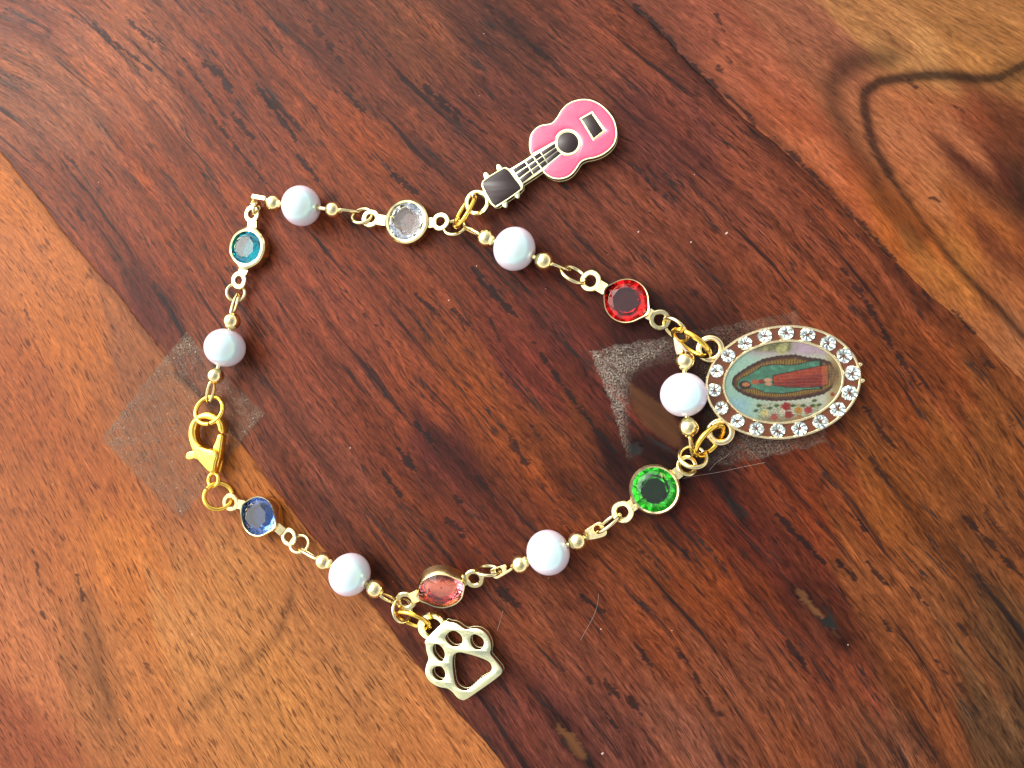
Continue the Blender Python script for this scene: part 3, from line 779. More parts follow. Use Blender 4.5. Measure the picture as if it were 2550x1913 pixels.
def residue(name, label, outline, mat, dens_fn, z=0.04, step=0.28):
    pts = [W(x, y) for x, y in outline]
    cx = sum(p.x for p in pts) / len(pts); cy = sum(p.y for p in pts) / len(pts)
    xs = np.arange(min(p.x for p in pts) - 1, max(p.x for p in pts) + 1, step)
    ys = np.arange(min(p.y for p in pts) - 1, max(p.y for p in pts) + 1, step)
    X, Y = np.meshgrid(xs, ys)
    px, py = to_px(X, Y)
    wob = 1.6 * np.sin(px * .11 + py * .07) + 1.0 * np.sin(py * .23 - px * .05)
    inside = in_poly(px + wob, py + wob, outline)
    den = dens_fn(px, py)
    ed = seg_dist(px + wob, py + wob, outline + outline[:1])
    den = den * np.clip(.15 + ed / 12, 0, 1)
    zz = z + 0.02 * np.sin(X * 1.3) * np.sin(Y * 1.1)
    verts, vid, faces = [], {}, []
    ny, nx = X.shape
    dn_ = []
    def v(i, j, low):
        k = (i, j, low)
        if k not in vid:
            vid[k] = len(verts)
            verts.append(((X[i, j] - cx) * .001, (Y[i, j] - cy) * .001, (0.012 if low else zz[i, j]) * .001))
            dn_.append(float(den[i, j]))
        return vid[k]
    cell = inside[:-1, :-1] & inside[1:, :-1] & inside[1:, 1:] & inside[:-1, 1:]
    for i in range(ny - 1):
        for j in range(nx - 1):
            if not cell[i, j]:
                continue
            faces.append((v(i, j, 0), v(i, j + 1, 0), v(i + 1, j + 1, 0), v(i + 1, j, 0)))
            for (di, dj, a, b) in ((-1, 0, (i, j), (i, j + 1)), (1, 0, (i + 1, j + 1), (i + 1, j)), (0, -1, (i + 1, j), (i, j)), (0, 1, (i, j + 1), (i + 1, j + 1))):
                ii, jj = i + di, j + dj
                if not (0 <= ii < ny - 1 and 0 <= jj < nx - 1) or not cell[ii, jj]:
                    faces.append((v(*a, 0), v(*a, 1), v(*b, 1), v(*b, 0)))
    me = bpy.data.meshes.new(name)
    me.from_pydata(verts, [], faces)
    me.materials.append(mat)
    at = me.attributes.new('residue_cover', 'FLOAT', 'POINT')
    at.data.foreach_set('value', np.array(dn_, np.float32))
    me.polygons.foreach_set('use_smooth', [True] * len(me.polygons))
    o = bpy.data.objects.new(name, me)
    col.objects.link(o)
    o.location = (cx * .001, cy * .001, 0)
    o['label'] = label; o['category'] = 'tape'; o['group'] = 'tape residue patches on the table'
    return o

def dens1(px, py):
    d = np.full(px.shape, .42)
    d += .5 * np.exp(-(((px - 455) / 60) ** 2 + ((py - 850) / 45) ** 2))
    d += .35 * np.exp(-(((px - 265) / 50) ** 2 + ((py - 1095) / 60) ** 2))
    d += .30 * np.exp(-(((px - 620) / 60) ** 2 + ((py - 1030) / 60) ** 2))
    d += .35 * np.exp(-(((px - 450) / 22) ** 2 + ((py - 1280) / 26) ** 2))
    e = seg_dist(px, py, [(467, 824), (246, 1092)])
    d += .35 * np.exp(-(e / 14) ** 2)
    return np.clip(d, 0, 1)
def dens2(px, py):
    d = np.full(px.shape, .22)
    f = lambda pl, soft: np.clip(.5 + seg_dist(px, py, pl + pl[:1]) * np.where(in_poly(px, py, pl), 1, -1) / soft, 0, 1)
    tri = [(1455, 865), (1600, 846), (1668, 850), (1640, 890), (1572, 925), (1556, 1000), (1556, 1160), (1536, 1120), (1495, 960)]
    d += .62 * f(tri, 34) * (.6 + .4 * np.clip(1 - (px - 1470) / 260, 0, 1))
    hole = [(1566, 940), (1620, 905), (1720, 890), (1760, 980), (1750, 1230), (1565, 1190), (1560, 1060)]
    d *= 1 - f(hole, 26)
    d += .30 * np.exp(-(((px - 1950) / 110) ** 2 + ((py - 1112) / 34) ** 2))
    return np.clip(d, 0, 1)
residue('tape_residue', 'square of frosted clear tape residue stuck under the gold lobster clasp', [(467, 822), (500, 860), (560, 930), (610, 975), (669, 1031), (625, 1078), (590, 1120), (560, 1160), (505, 1235), (454, 1298), (400, 1250), (330, 1180), (246, 1092), (345, 965)],
        residue_mat('brown_frosted_tape', (.25, .16, .10), 1.1, .07), dens1)
residue('tape_residue', 'larger sparkly grey patch of tape residue around the oval medal', [(1462, 872), (1580, 848), (1700, 828), (1850, 797), (1988, 770), (2030, 900), (2068, 1105), (1940, 1138), (1827, 1160), (1700, 1170), (1560, 1150), (1515, 1000)],
        residue_mat('grey_frosted_tape', (.37, .31, .24), .85, .07), dens2)

# ================================================================== BRACELET
brc = thing('charm_bracelet', 'gold chain bracelet of pearls and coloured crystal links laid in a loop on the table', 'bracelet', W(1120, 930, 0))

def place(o, pos, X, Zv, scale=1.0, root=None, parent=None):
    org = root['_o']
    X = Vector(X).normalized(); Zv = Vector(Zv); Zv = (Zv - X * Zv.dot(X)).normalized(); Y = Zv.cross(X)
    m = Matrix((X, Y, Zv)).transposed().to_4x4()
    s = scale if isinstance(scale, (tuple, list)) else (scale,) * 3
    o.parent = parent or root
    o.location = [(pos[i] - org[i]) * .001 for i in range(3)]
    o.rotation_mode = 'QUATERNION'
    o.rotation_quaternion = m.to_quaternion()
    o.scale = s
    return o

# pearl: a drilled ball, 1 mm radius, hole along X
def pearl_mesh():
    mb = MB()
    prof = [(.13, -.86), (.17, -.90), (.24, -.925)]
    for i in range(1, 32):
        a = math.pi * i / 32
        z = -math.cos(a) * .955
        r = math.sin(a)
        if r > .27:
            prof.append((r, z))
    prof += [(.24, .925), (.17, .90), (.13, .86)]
    mb.lathe(prof, axis=(1, 0, 0), n=48)
    return mb
def bead_mesh():
    mb = MB()
    prof = [(.22, -.93), (.34, -.97)]
    for i in range(1, 24):
        a = math.pi * i / 24
        r = math.sin(a)
        if r > .38:
            prof.append((r, -math.cos(a)))
    prof += [(.34, .97), (.22, .93)]
    mb.lathe(prof, axis=(1, 0, 0), n=32)
    return mb
dummy = {'_o': (0, 0, 0)}
pearl0 = pearl_mesh().build('pearl', M_PEARL, smooth=50)
bead0 = bead_mesh().build('gold_bead', M_BEAD, smooth=50)
used = {'p': False, 'b': False}
def inst(proto, key):
    if not used[key]:
        used[key] = True
        return proto
    c = proto.copy(); col.objects.link(c)
    return c

# (pearl x, y, r px), beads [(x,y,r)], wire ends outwards [(x,y) or None]
PEARLS = [
    ((750, 513, 50.5), [(683, 506, 20.5), (830, 523, 20.5)], [(660, 503), (892, 528)]),
    ((1281, 620, 55.5), [(1211, 594, 23), (1355, 651, 24)], [(1156, 566), (1416, 673)]),
    ((1702.5, 983, 59), [(1705.5, 899, 24), (1714.6, 1064, 25.5)], [(1697, 868), (1725, 1130)]),
    ((1365, 1376, 57), [(1438.6, 1347, 24), (1296, 1405, 24)], [(1462, 1336), (1272, 1412)]),
    ((871, 1431, 54), [(807, 1398, 23), (935, 1466, 23.5)], [(747, 1367), (988, 1500)]),
    ((560, 866, 50.5), [(578, 800, 21), (537, 936, 20)], [(592, 735), (519, 1000)]),
]
EYE_BAR = [(0, 1), (1, 1), (0, 1), (0, 0), (1, 1), (1, 1)]     # which wire ends close in an upright eye
for (p, beads, ends), bars in zip(PEARLS, EYE_BAR):
    s = S(p[0], p[1], 3)
    r = p[2] * s * .985
    c = W(p[0], p[1], r)
    bp = []
    for (x, y, br) in beads:
        bp.append((W(x, y, r * .97), br * S(x, y, 3)))
    ax = bp[1][0] - bp[0][0]
    o = inst(pearl0, 'p')
    place(o, c, ax, (random.uniform(-.3, .3), .2, 1), r, brc)
    wire = MB()
    pts = [c]
    wr = 0.24
    wire.tube([bp[0][0], c, bp[1][0]], wr * 1.35)
    for k, ((bc, br), e) in enumerate(zip(bp, ends)):
        o = inst(bead0, 'b')
        place(o, bc, bc - c, (0, .3, 1), br, brc)
        E = W(e[0], e[1], 1.3)
        d = (E - bc)
        dh = Vector((d.x, d.y, 0)).normalized()
        st = bc + dh * (br * .85)
        if bars[k]:
            # upright flattened eye: a long loop of wire standing on edge
            L = (E - st)
            A = L * .5 + L.normalized() * .15
            mid = (E + st) * .5
            B = Vector((0, 0, 1)) * .62
            side = dh.cross(Vector((0, 0, 1)))
            wire.ring(mid, A, B + side * .10, wr, n=36)
        else:
            wire.tube([bc, st, E], wr)
    wire.build('wire', M_PALE, brc)

# flat end tabs with an eye hole
def tab(px_pts, hole, z, th, tilt=None, mat=None):
    mb = MB()
    loops = [wl(smooth_pts(px_pts, 3), z)]
    if hole:
        loops.append(wl(circ(*hole, n=18), z))
    mb.plate(loops, [(.08, z - th), (0, z - th + .08), (0, z - .08), (.08, z)], tilt)
    return mb.build('end_tab', mat or M_PALE, brc)
cI = crop(1180, 1260, 5.53)
tab(cI([(1525, 350), (1600, 290), (1730, 220), (1775, 270), (1825, 330), (1815, 410), (1700, 455), (1570, 470), (1540, 420)]), (1487, 1318, 9.5), 1.9, .7)
tab(cI([(520, 850), (455, 890), (440, 812), (340, 838), (228, 880), (240, 950), (300, 1012), (400, 968), (520, 890)]), (1241.5, 1422, 8), 1.8, .7)
tab([(1677, 834), (1688, 846), (1702, 862), (1712, 876), (1700, 884), (1687, 884), (1681, 868)], None, 2.2, .5, None, M_ROSE)
# the first pearl's tab stands half on edge: two cheeks and the web between them
mb = MB()
cA = crop(460, 420, 5.53)
q = [W(x, y, z) for (x, y), z in zip(cA([(940, 385), (1115, 415), (1105, 490), (920, 470)]), (2.6, 2.6, 1.2, 1.2))]
mb.bar(q[0], q[1], .55, .5)
mb.bar(q[3], (q[3] + q[2]) * .5, .5, .5)
mb.bar((q[0] + q[3]) * .5, q[0] * .9 + q[3] * .1, .4, .6, (q[1] - q[0]))
mb.tube([q[3], q[0]], .26)
mb.tube([q[2], q[1]], .24)
mb.build('end_tab', M_PALE, brc)

# ---- crystal links
GEMS = {  # name: (centre, r bezel, r stone, loop a (x,y,ro,ri), loop b, tilt deg, tilt dir px, colour, label, pointed)
    'teal': ((612, 616), 50, 41, (629, 534, 22.5, 10.5), (597, 698.5, 22.5, 10.5), 0, None, (.02, .55, .70), 'teal crystal link', .13),
    'white': ((1010, 550), 56, 47, (924, 545, 23.5, 11), (1098, 553, 23.5, 11.5), 0, None, (.96, 1.0, .97), 'clear crystal link', .05),
    'red': ((1559, 749), 57, 53, (1470.5, 700, 27, 14), (1644, 797, 26, 14.5), 0, None, (.62, .006, .008), 'red crystal link', .16),
    'green': ((1630, 1220), 63, 55, (1711, 1160, 27, 16), (1550, 1275, 28, 14), 0, None, (.03, .44, .025), 'green crystal link', .03),
    'pink': ((1100, 1472), 57, 53, (1185, 1437, 25, 13), (1014, 1494, 26, 13), 33, (.32, .95), (1.0, .30, .36), 'coral pink crystal link tilted towards the paw', .16),
    'blue': ((641, 1286), 51, 47, (575, 1251, 22, 11.5), (721, 1337, 23, 12), 6, (-.7, -.4), (.10, .22, .62), 'blue crystal link', .18),
}
def gem_stone(Rm, n=8, rot=0.0, table=.62, ht=.34, hp=.42):
    vs, fs = [], []
    a0 = rot
    T = [Vector((Rm * table * math.cos(a0 + 2 * math.pi * i / n), Rm * table * math.sin(a0 + 2 * math.pi * i / n), ht * Rm)) for i in range(n)]
    G = [Vector((Rm * math.cos(a0 + math.pi * i / n), Rm * math.sin(a0 + math.pi * i / n), 0)) for i in range(2 * n)]
    Mx = [Vector((Rm * (table * .5 + .5) * .98 * math.cos(a0 + math.pi * (2 * i + 1) / n), Rm * (table * .5 + .5) * .98 * math.sin(a0 + math.pi * (2 * i + 1) / n), ht * Rm * .56)) for i in range(n)]
    C = [Vector((Rm * .50 * math.cos(a0 + math.pi * (2 * i + 1) / n), Rm * .50 * math.sin(a0 + math.pi * (2 * i + 1) / n), -hp * Rm)) for i in range(n)]
    vs = T + G + Mx + C
    oT, oG, oM, oC = 0, n, 3 * n, 4 * n
    fs.append(tuple(range(n)))
    for i in range(n):
        j = (i + 1) % n
        fs.append((oT + i, oM + i, oT + j))
        fs.append((oT + i, oG + 2 * i, oM + i))
        fs.append((oM + i, oG + (2 * i + 2) % (2 * n), oT + j))
        fs.append((oG + 2 * i, oG + 2 * i + 1, oM + i))
        fs.append((oG + 2 * i + 1, oG + (2 * i + 2) % (2 * n), oM + i))
        k = (i - 1) % n
        fs.append((oG + 2 * i, oC + k, oC + i))
        fs.append((oG + 2 * i, oC + i, oG + 2 * i + 1))
        fs.append((oG + 2 * i + 1, oC + i, oG + (2 * i + 2) % (2 * n)))
    fs.append(tuple(oC + i for i in range(n))[::-1])
    return vs, fs

for nm, (c, rb, rs_, la, lb, tl, td, colr, lab, pt) in GEMS.items():
    zt = 2.1
    s = S(c[0], c[1], zt)
    Rb, Rs = rb * s, rs_ * s
    A, B = W(la[0], la[1], 1.25), W(lb[0], lb[1], 1.25)
    X = (B - A); X.z = 0; X.normalize()
    Zv = Vector((0, 0, 1))
    if td:
        u = Vector((td[0], -td[1], 0)).normalized()
        u = (u - X * u.dot(X)).normalized() if nm == 'pink' else u
        Zv = (Zv * math.cos(R_(tl)) + u * math.sin(R_(tl))).normalized()
        X = (X - Zv * X.dot(Zv)).normalized()
    Y = Zv.cross(X)
    hgt = 1.95
    top = W(c[0], c[1], zt + (1.0 if nm == 'pink' else 0))
    base = top - Zv * hgt
    if nm == 'pink':
        lowz = min((base + Y * Rb * sgn).z for sgn in (-1, 1))
        base.z += max(0, .12 - lowz)
    loc = lambda p: base + X * p[0] + Y * p[1] + Zv * p[2]
    # bezel: a thin rolled wall, drawn out to points at the two loops
    mb = MB()
    prof = [(.92, .0), (1.0, .12), (1.005, .9), (1.0, hgt * .86), ('m', hgt), ('i', hgt * .97), ('i', hgt * .80), ('w', hgt * .72), ('w', .25), (.62, .16), (.62, .02)]
    if nm == 'pink':
        prof[-2:] = [(.04, .16), (.04, .02)]      # added floor closes this cup and reflects light up through the stone
    n = 72
    vs, fs = [], []
    wv = random.random() * 6
    for i in range(n):
        a = 2 * math.pi * i / n
        q = min(abs(a), abs(a - 2 * math.pi)); q2 = abs(a - math.pi)
        pk = pt * (math.exp(-(q / .30) ** 2) + math.exp(-(q2 / .30) ** 2))
        ro = Rb * (1 + pk)
        ri = Rs * (1 + pk * (.75 if nm in ('red', 'blue', 'pink') else 0))
        jig = .03 * math.sin(5 * a + wv) + .02 * math.sin(11 * a)
        for r, z in prof:
            rr = {'m': (ro + ri) * .5, 'i': ri, 'w': ro - .22}.get(r) if isinstance(r, str) else ro * r
            zz = z + (jig if z > .7 else 0)
            vs.append(loc((rr * math.cos(a), rr * math.sin(a), zz)))
    m = len(prof)
    for i in range(n):
        for j in range(m):
            fs.append((i * m + j, ((i + 1) % n) * m + j, ((i + 1) % n) * m + (j + 1) % m, i * m + (j + 1) % m))
    mb.add(vs, fs)
    lk = mb.build('gem_link', M_PALE, brc, smooth=35)
    lk['label'] = lab
    # stone
    mg = MB()
    gv, gf = gem_stone(Rs * 1.03, 8 if nm != 'white' else 7, random.random())
    k = 1 + pt * .6
    zoff = hgt - .34 * Rs * .62
    stretched = []
    for v in gv:
        a = math.atan2(v.y, v.x); rr = math.hypot(v.x, v.y)
        q = min(abs(a), math.pi - abs(a))
        e = 1 + (pt if nm in ('red', 'blue', 'pink') else 0) * .7 * math.exp(-(q / .28) ** 2) * max(0, rr / Rs - .75) * 4
        stretched.append(loc((v.x * e, v.y * e, v.z + zoff)))
    mg.add(stretched, gf)
    st = mg.build('gemstone', glass(nm + '_crystal', colr), brc, lk, smooth=None)
    # loops
    for L, P in ((la, A), (lb, B)):
        ml = MB()
        sl = S(L[0], L[1], 1.25)
        sgn = -1 if P is A else 1
        if nm == 'pink':
            P = P + Vector((0, 0, .8 if P is A else .5))
        nv = Vector((random.uniform(-.16, .16), random.uniform(-.16, .16), 1))
        if nm == 'green' and L is la:
            nv = Vector((.25, .35, 1))
        if nm == 'pink':
            nv = Zv * .6 + Vector((0, 0, .6))
        ml.washer(P, nv, L[2] * sl, L[3] * sl, .62, wob=.015)
        edge = loc((sgn * Rb * (1 + pt * .6), 0, 1.15))
        d = (edge - P); near = P + d.normalized() * (L[2] * sl * .86)
        if (edge - near).length > .05:
            ml.bar(near, edge + d.normalized() * .15, L[2] * sl * 1.05, .55)
        ml.build('loop', M_PALE, brc, lk)

# ---- small chain links and jump rings
def tilted_ring(cx, cy, mx, my, minor, z, r, mat, name='chain_link', root=None, gap=0.0, start=0.0, flip=1, wob=.012):
    """ring whose long visible half-axis is (mx,my) px, short visible half-axis 'minor' px"""
    root = root or brc
    s = S(cx, cy, z)
    Rr = math.hypot(mx, my) * s
    c = W(cx, cy, z)
    A = Vector((mx, -my, 0)).normalized() * Rr
    sd = Vector((A.y, -A.x, 0)).normalized()
    mn_ = min(minor * s, Rr * .999)
    Bz = math.sqrt(max(0, Rr * Rr - mn_ * mn_))
    zz = max(z, Bz + r + .03)
    c = W(cx, cy, zz)
    B = sd * mn_ + Vector((0, 0, Bz * flip))
    mb = MB()
    mb.ring(c, A, B, r, gap, start, wob=wob)
    return mb.build(name, mat, root)

WR = .25
tilted_ring(639, 519, 5, -15, 3, 1.2, WR, M_PALE)
tilted_ring(587.5, 729, 3, 21, 19, 1.1, WR, M_PALE)
tilted_ring(902, 538, 25, 3, 21, 1.2, WR, M_PALE)
tilted_ring(1132, 567, 26, 2, 21, 1.2, WR, M_PALE, gap=.35, start=3.0)
tilted_ring(1428, 684, 27, 20, 17, 1.4, WR * 1.05, M_PALE)
tilted_ring(1682, 820, 27, 25, 15, 1.6, WR * 1.05, M_PALE, flip=-1)
tilted_ring(1726, 1138, 33, 6, 24, 1.7, WR * 1.25, M_PALE)
tilted_ring(1516, 1302, 28, -22, 5, 1.5, WR, M_PALE)
tilted_ring(1215, 1421, 30, 2, 5, 1.4, WR, M_PALE)
tilted_ring(1002, 1519, 9, 28, 13, 1.6, WR, M_PALE)
tilted_ring(746, 1355, 21, 8, 19, 1.1, WR, M_PALE)
tilted_ring(521, 1022, 36, 4, 34, 1.6, .34, M_GOLD, 'jump_ring', gap=.10, start=1.2)
tilted_ring(544, 1236, 17, 28, 25, 1.5, .33, M_GOLD, 'jump_ring', gap=.10, start=2.6)

# ---- clasp
cL = crop(420, 960, 6.9125)
def claspplate(name, outer, holes, z0, z1, mat=M_CLASP, parent=None, n=3, bev=.35):
    mb = MB()
    lo = [wl(smooth_pts(cL(outer), n), z1)] + [wl(smooth_pts(cL(h), n), z1) for h in holes]
    mb.plate(lo, [(bev * .8, z0), (bev * .15, z0 + bev * .5), (0, z0 + bev), (0, z1 - bev), (bev * .15, z1 - bev * .45), (bev * .5, z1 - bev * .12), (bev, z1)])
    return mb.build(name, mat, brc, parent, smooth=60)
clasp = claspplate('lobster_clasp', [(700, 1515), (650, 1480), (560, 1385), (450, 1250), (370, 1080), (325, 940), (315, 800), (345, 660), (420, 550), (530, 478), (640, 452), (760, 490), (860, 570), (915, 690), (925, 832), (840, 795), (812, 690), (740, 622), (640, 592), (540, 605), (470, 665), (437, 760), (440, 870), (478, 965), (540, 1030), (640, 1070), (745, 1085), (830, 1140), (845, 1220), (820, 1330), (790, 1500), (750, 1525)], [], .5, 2.3, bev=.5)
clasp['label'] = 'bright yellow gold lobster clasp'
claspplate('gate', [(842, 835), (922, 868), (912, 960), (900, 1060), (880, 1200), (850, 1330), (815, 1450), (790, 1470), (800, 1300), (800, 1180), (745, 1085), (795, 960)], [], .7, 2.05, parent=clasp, bev=.35)
claspplate('shoulder', [(470, 1050), (560, 1060), (650, 1090), (745, 1108), (815, 1160), (830, 1235), (800, 1330), (775, 1470), (725, 1500), (680, 1420), (620, 1320), (540, 1190)], [], 2.0, 2.75, parent=clasp, bev=.35)
claspplate('lever', [(430, 1120), (330, 1145), (292, 1195), (296, 1262), (360, 1282), (440, 1262), (520, 1290), (560, 1200), (500, 1120)], [], .7, 1.35, parent=clasp, bev=.18)
claspplate('spring_arm', [(880, 1240), (918, 1250), (915, 1330), (890, 1440), (872, 1505), (840, 1490), (800, 1470), (850, 1380)], [], .5, 1.2, parent=clasp, bev=.15)
claspplate('inner_jaw', [(470, 900), (500, 890), (560, 975), (640, 1040), (740, 1078), (720, 1110), (600, 1070), (500, 990)], [], .35, 1.1, parent=clasp, bev=.15)
mb = MB()
cc_ = W(532, 1195, 1.3); ss_ = S(532, 1195, 1.3)
mb.ring(cc_, (15 * ss_, 0, .1), (0, 16.5 * ss_, -.1), .30)
mb.build('loop', M_CLASP, brc, clasp)

# ================================================================== GUITAR CHARM
gt = thing('guitar_charm', 'pink enamel guitar charm with dark brown neck and gold outline', 'charm', W(1360, 420, 0))
ZG = 2.15
cC = crop(1120, 220, 5.027)
body = [(1020, 832), (995, 760), (990, 670), (1010, 580), (1060, 510), (1130, 462), (1210, 446), (1275, 430), (1335, 365), (1390, 275), (1460, 200), (1560, 150), (1680, 130), (1800, 150), (1910, 212), (2000, 300), (2060, 390), (2090, 500), (2092, 600), (2060, 700), (1990, 780), (1900, 840), (1800, 875), (1710, 892), (1640, 930), (1590, 1005), (1520, 1085), (1430, 1130), (1330, 1137), (1250, 1112), (1190, 1070), (1158, 1032)]
neckR = [(1060, 1100), (915, 1195), (912, 1248)]
head = [(870, 1295), (600, 1478), (545, 1478), (490, 1420), (405, 1255), (393, 1195), (435, 1130), (650, 1000), (715, 988), (765, 1005), (880, 930)]
outl = smooth_pts(cC(body), 3)[:-2] + cC(neckR) + cC(head)
mb = MB()
mb.plate([wl(outl, ZG)], [(.25, .25), (0, .45), (0, 1.15), (.05, 1.2), (0, 1.25), (0, ZG - .12), (.10, ZG)])
mb.build('guitar_body', M_CHARM, gt, smooth=35)
# raised gold rim round the outline
def strip(outline_px, wmm, z0, z1, root, name, mat, hole=None, b=.05):
    mb = MB()
    lp = wl(outline_px, z1)
    if hole is None:
        # inner loop: the outline set in by wmm
        a = sum(p[0] * q[1] - q[0] * p[1] for p, q in zip(lp, lp[1:] + lp[:1]))
        if a < 0: lp = lp[::-1]
        inner = []
        for i in range(len(lp)):
            p0, p1 = Vector(lp[i - 1]), Vector(lp[(i + 1) % len(lp)])
            t = (p1 - p0).normalized()
            inner.append((lp[i][0] - t.y * wmm, lp[i][1] + t.x * wmm))
    else:
        inner = wl(hole, z1)
    mb.plate([lp, inner], [(0, z0), (0, z1 - b), (b, z1)])
    return mb.build(name, mat, root, smooth=35)
bodyc = smooth_pts(cC(body), 3)
strip(bodyc, .20, ZG - .02, ZG + .14, gt, 'rim', M_CHARM)
headc = smooth_pts(cC([(905, 1245), (870, 1290), (605, 1475), (545, 1476), (490, 1418), (405, 1252), (396, 1195), (438, 1132), (650, 1002), (712, 990), (760, 1030), (840, 1140)]), 3)
strip(headc, .17, ZG - .02, ZG + .14, gt, 'headstock_rim', M_CHARM)
# pink enamel, open where hole, bridge and neck are set
neck_poly = cC([(1022, 838), (1315, 672), (1392, 815), (1158, 1022)])
pinkout = [(1020, 832), (995, 760), (990, 670), (1010, 580), (1060, 510), (1130, 462), (1210, 446), (1275, 430), (1335, 365), (1390, 275), (1460, 200), (1560, 150), (1680, 130), (1800, 150), (1910, 212), (2000, 300), (2060, 390), (2090, 500), (2092, 600), (2060, 700), (1990, 780), (1900, 840), (1800, 875), (1710, 892), (1640, 930), (1590, 1005), (1520, 1085), (1430, 1130), (1330, 1137), (1250, 1112), (1190, 1070), (1158, 1032)]
pk = smooth_pts(cC(pinkout), 3, closed=False)
pk += cC([(1230, 950), (1392, 818)]) + [tuple(cC([(1478 + 158 * math.cos(a), 678 + 158 * math.sin(a))])[0]) for a in np.linspace(R_(118), R_(118) - 2 * math.pi + R_(62), 30)] + cC([(1315, 672), (1130, 775)])
bridge_o = cC([(1638, 380), (1780, 298), (1942, 532), (1800, 645)])
mb = MB()
mb.plate([wl(pk, ZG), wl(bridge_o, ZG)], [(.12, ZG - .05), (.12, ZG + .03), (.22, ZG + .085), (.5, ZG + .11)])
mb.build('enamel_body', M_PINK, gt, smooth=60)
def disc(outline, z0, z1, root, name, mat, b=.08, parent=None):
    mb = MB()
    mb.plate([wl(outline, z1)], [(0, z0), (0, z1 - b * .6), (b, z1)])
    return mb.build(name, mat, root, parent, smooth=50)
sh = disc(cC(circ(1478, 678, 148, 32)), ZG - .05, ZG + .08, gt, 'sound_hole', M_DARK, .3)
strip(cC(circ(1478, 678, 161, 36)), .20, ZG - .02, ZG + .15, gt, 'sound_hole_ring', M_CHARM, hole=cC(circ(1478, 678, 143, 36)))
strip(bridge_o, .17, ZG - .02, ZG + .15, gt, 'bridge_frame', M_CHARM, hole=cC([(1652, 385), (1778, 314), (1926, 530), (1802, 630)]))
disc(cC([(1655, 386), (1777, 318), (1920, 528), (1802, 624)]), ZG - .05, ZG + .07, gt, 'bridge', M_DARK, .12)
disc(smooth_pts(cC([(892, 1240), (865, 1280), (600, 1455), (552, 1456), (508, 1405), (425, 1245), (418, 1200), (450, 1148), (655, 1020), (705, 1010), (745, 1040), (825, 1150)]), 3), ZG - .05, ZG + .07, gt, 'headstock_panel', M_DARK, .1)
# fretboard: gold bed, nine dark cells between wires
bed = cC([(762, 1008), (1322, 668), (1398, 812), (912, 1200)])
disc(bed, ZG - .04, ZG + .06, gt, 'fretboard', M_CHARM, .04)
def lerp2(a, b, t): return (a[0] + (b[0] - a[0]) * t, a[1] + (b[1] - a[1]) * t)
rows = [((772, 1012), (908, 1196)), ((940, 912), (1048, 1082)), ((1132, 795), (1228, 945)), ((1316, 684), (1392, 815))]
for i in range(3):
    (a0, a1), (b0, b1) = rows[i], rows[i + 1]
    for j in range(3):
        t0, t1 = j / 3 + .025, (j + 1) / 3 - .025
        p = [lerp2(a0, a1, t0), lerp2(b0, b1, t0), lerp2(b0, b1, t1), lerp2(a0, a1, t1)]
        cxm = sum(x[0] for x in p) / 4; cym = sum(x[1] for x in p) / 4
        u = (b0[0] - a0[0], b0[1] - a0[1]); ul = math.hypot(*u); k = 6
        p = [(p[0][0] + u[0] / ul * k, p[0][1] + u[1] / ul * k), (p[1][0] - u[0] / ul * k, p[1][1] - u[1] / ul * k), (p[2][0] - u[0] / ul * k, p[2][1] - u[1] / ul * k), (p[3][0] + u[0] / ul * k, p[3][1] + u[1] / ul * k)]
        disc(cC(p), ZG + .02, ZG + .085, gt, 'fret_cell', M_DARK, .02)
for (x, y, dx, dy) in ((618, 992, -.42, -.9), (458, 1092, -.42, -.9), (842, 1335, .42, .9), (688, 1452, .42, .9)):
    tx, ty = -dy, dx
    p = [(x + tx * 34 - dx * 40, y + ty * 34 - dy * 40), (x + tx * 30 + dx * 12, y + ty * 30 + dy * 12), (x + tx * 12 + dx * 42, y + ty * 12 + dy * 42), (x - tx * 12 + dx * 42, y - ty * 12 + dy * 42), (x - tx * 30 + dx * 12, y - ty * 30 + dy * 12), (x - tx * 34 - dx * 40, y - ty * 34 - dy * 40)]
    disc(smooth_pts(cC(p), 2), .9, ZG - .05, gt, 'tuning_peg', M_CHARM, .12)
mb = MB()
c_ = W(1189, 506, 1.5); s_ = S(1189, 506, 1.5)
mb.washer(c_, (0, 0, 1), 32 * s_, 21 * s_, 1.3, bev=.3)
mb.build('loop', M_CHARM, gt)
# its jump ring stands steeply, hooked through the loop
mb = MB()
a_, b_ = W(1137, 563, 1.0), W(1182, 492, 2.9)
c_ = W(1157, 527, 2.4)
A_ = Vector((W(1180, 488, 2.4) - W(1134, 566, 2.4))) * .5
B_ = Vector((A_.y, -A_.x, 0)).normalized() * (22 * S(1157, 527, 2)) + Vector((0, 0, 1.9))
mb.ring(c_, A_, B_, .32, .12, 4.2)
mb.build('jump_ring', M_GOLD, gt)

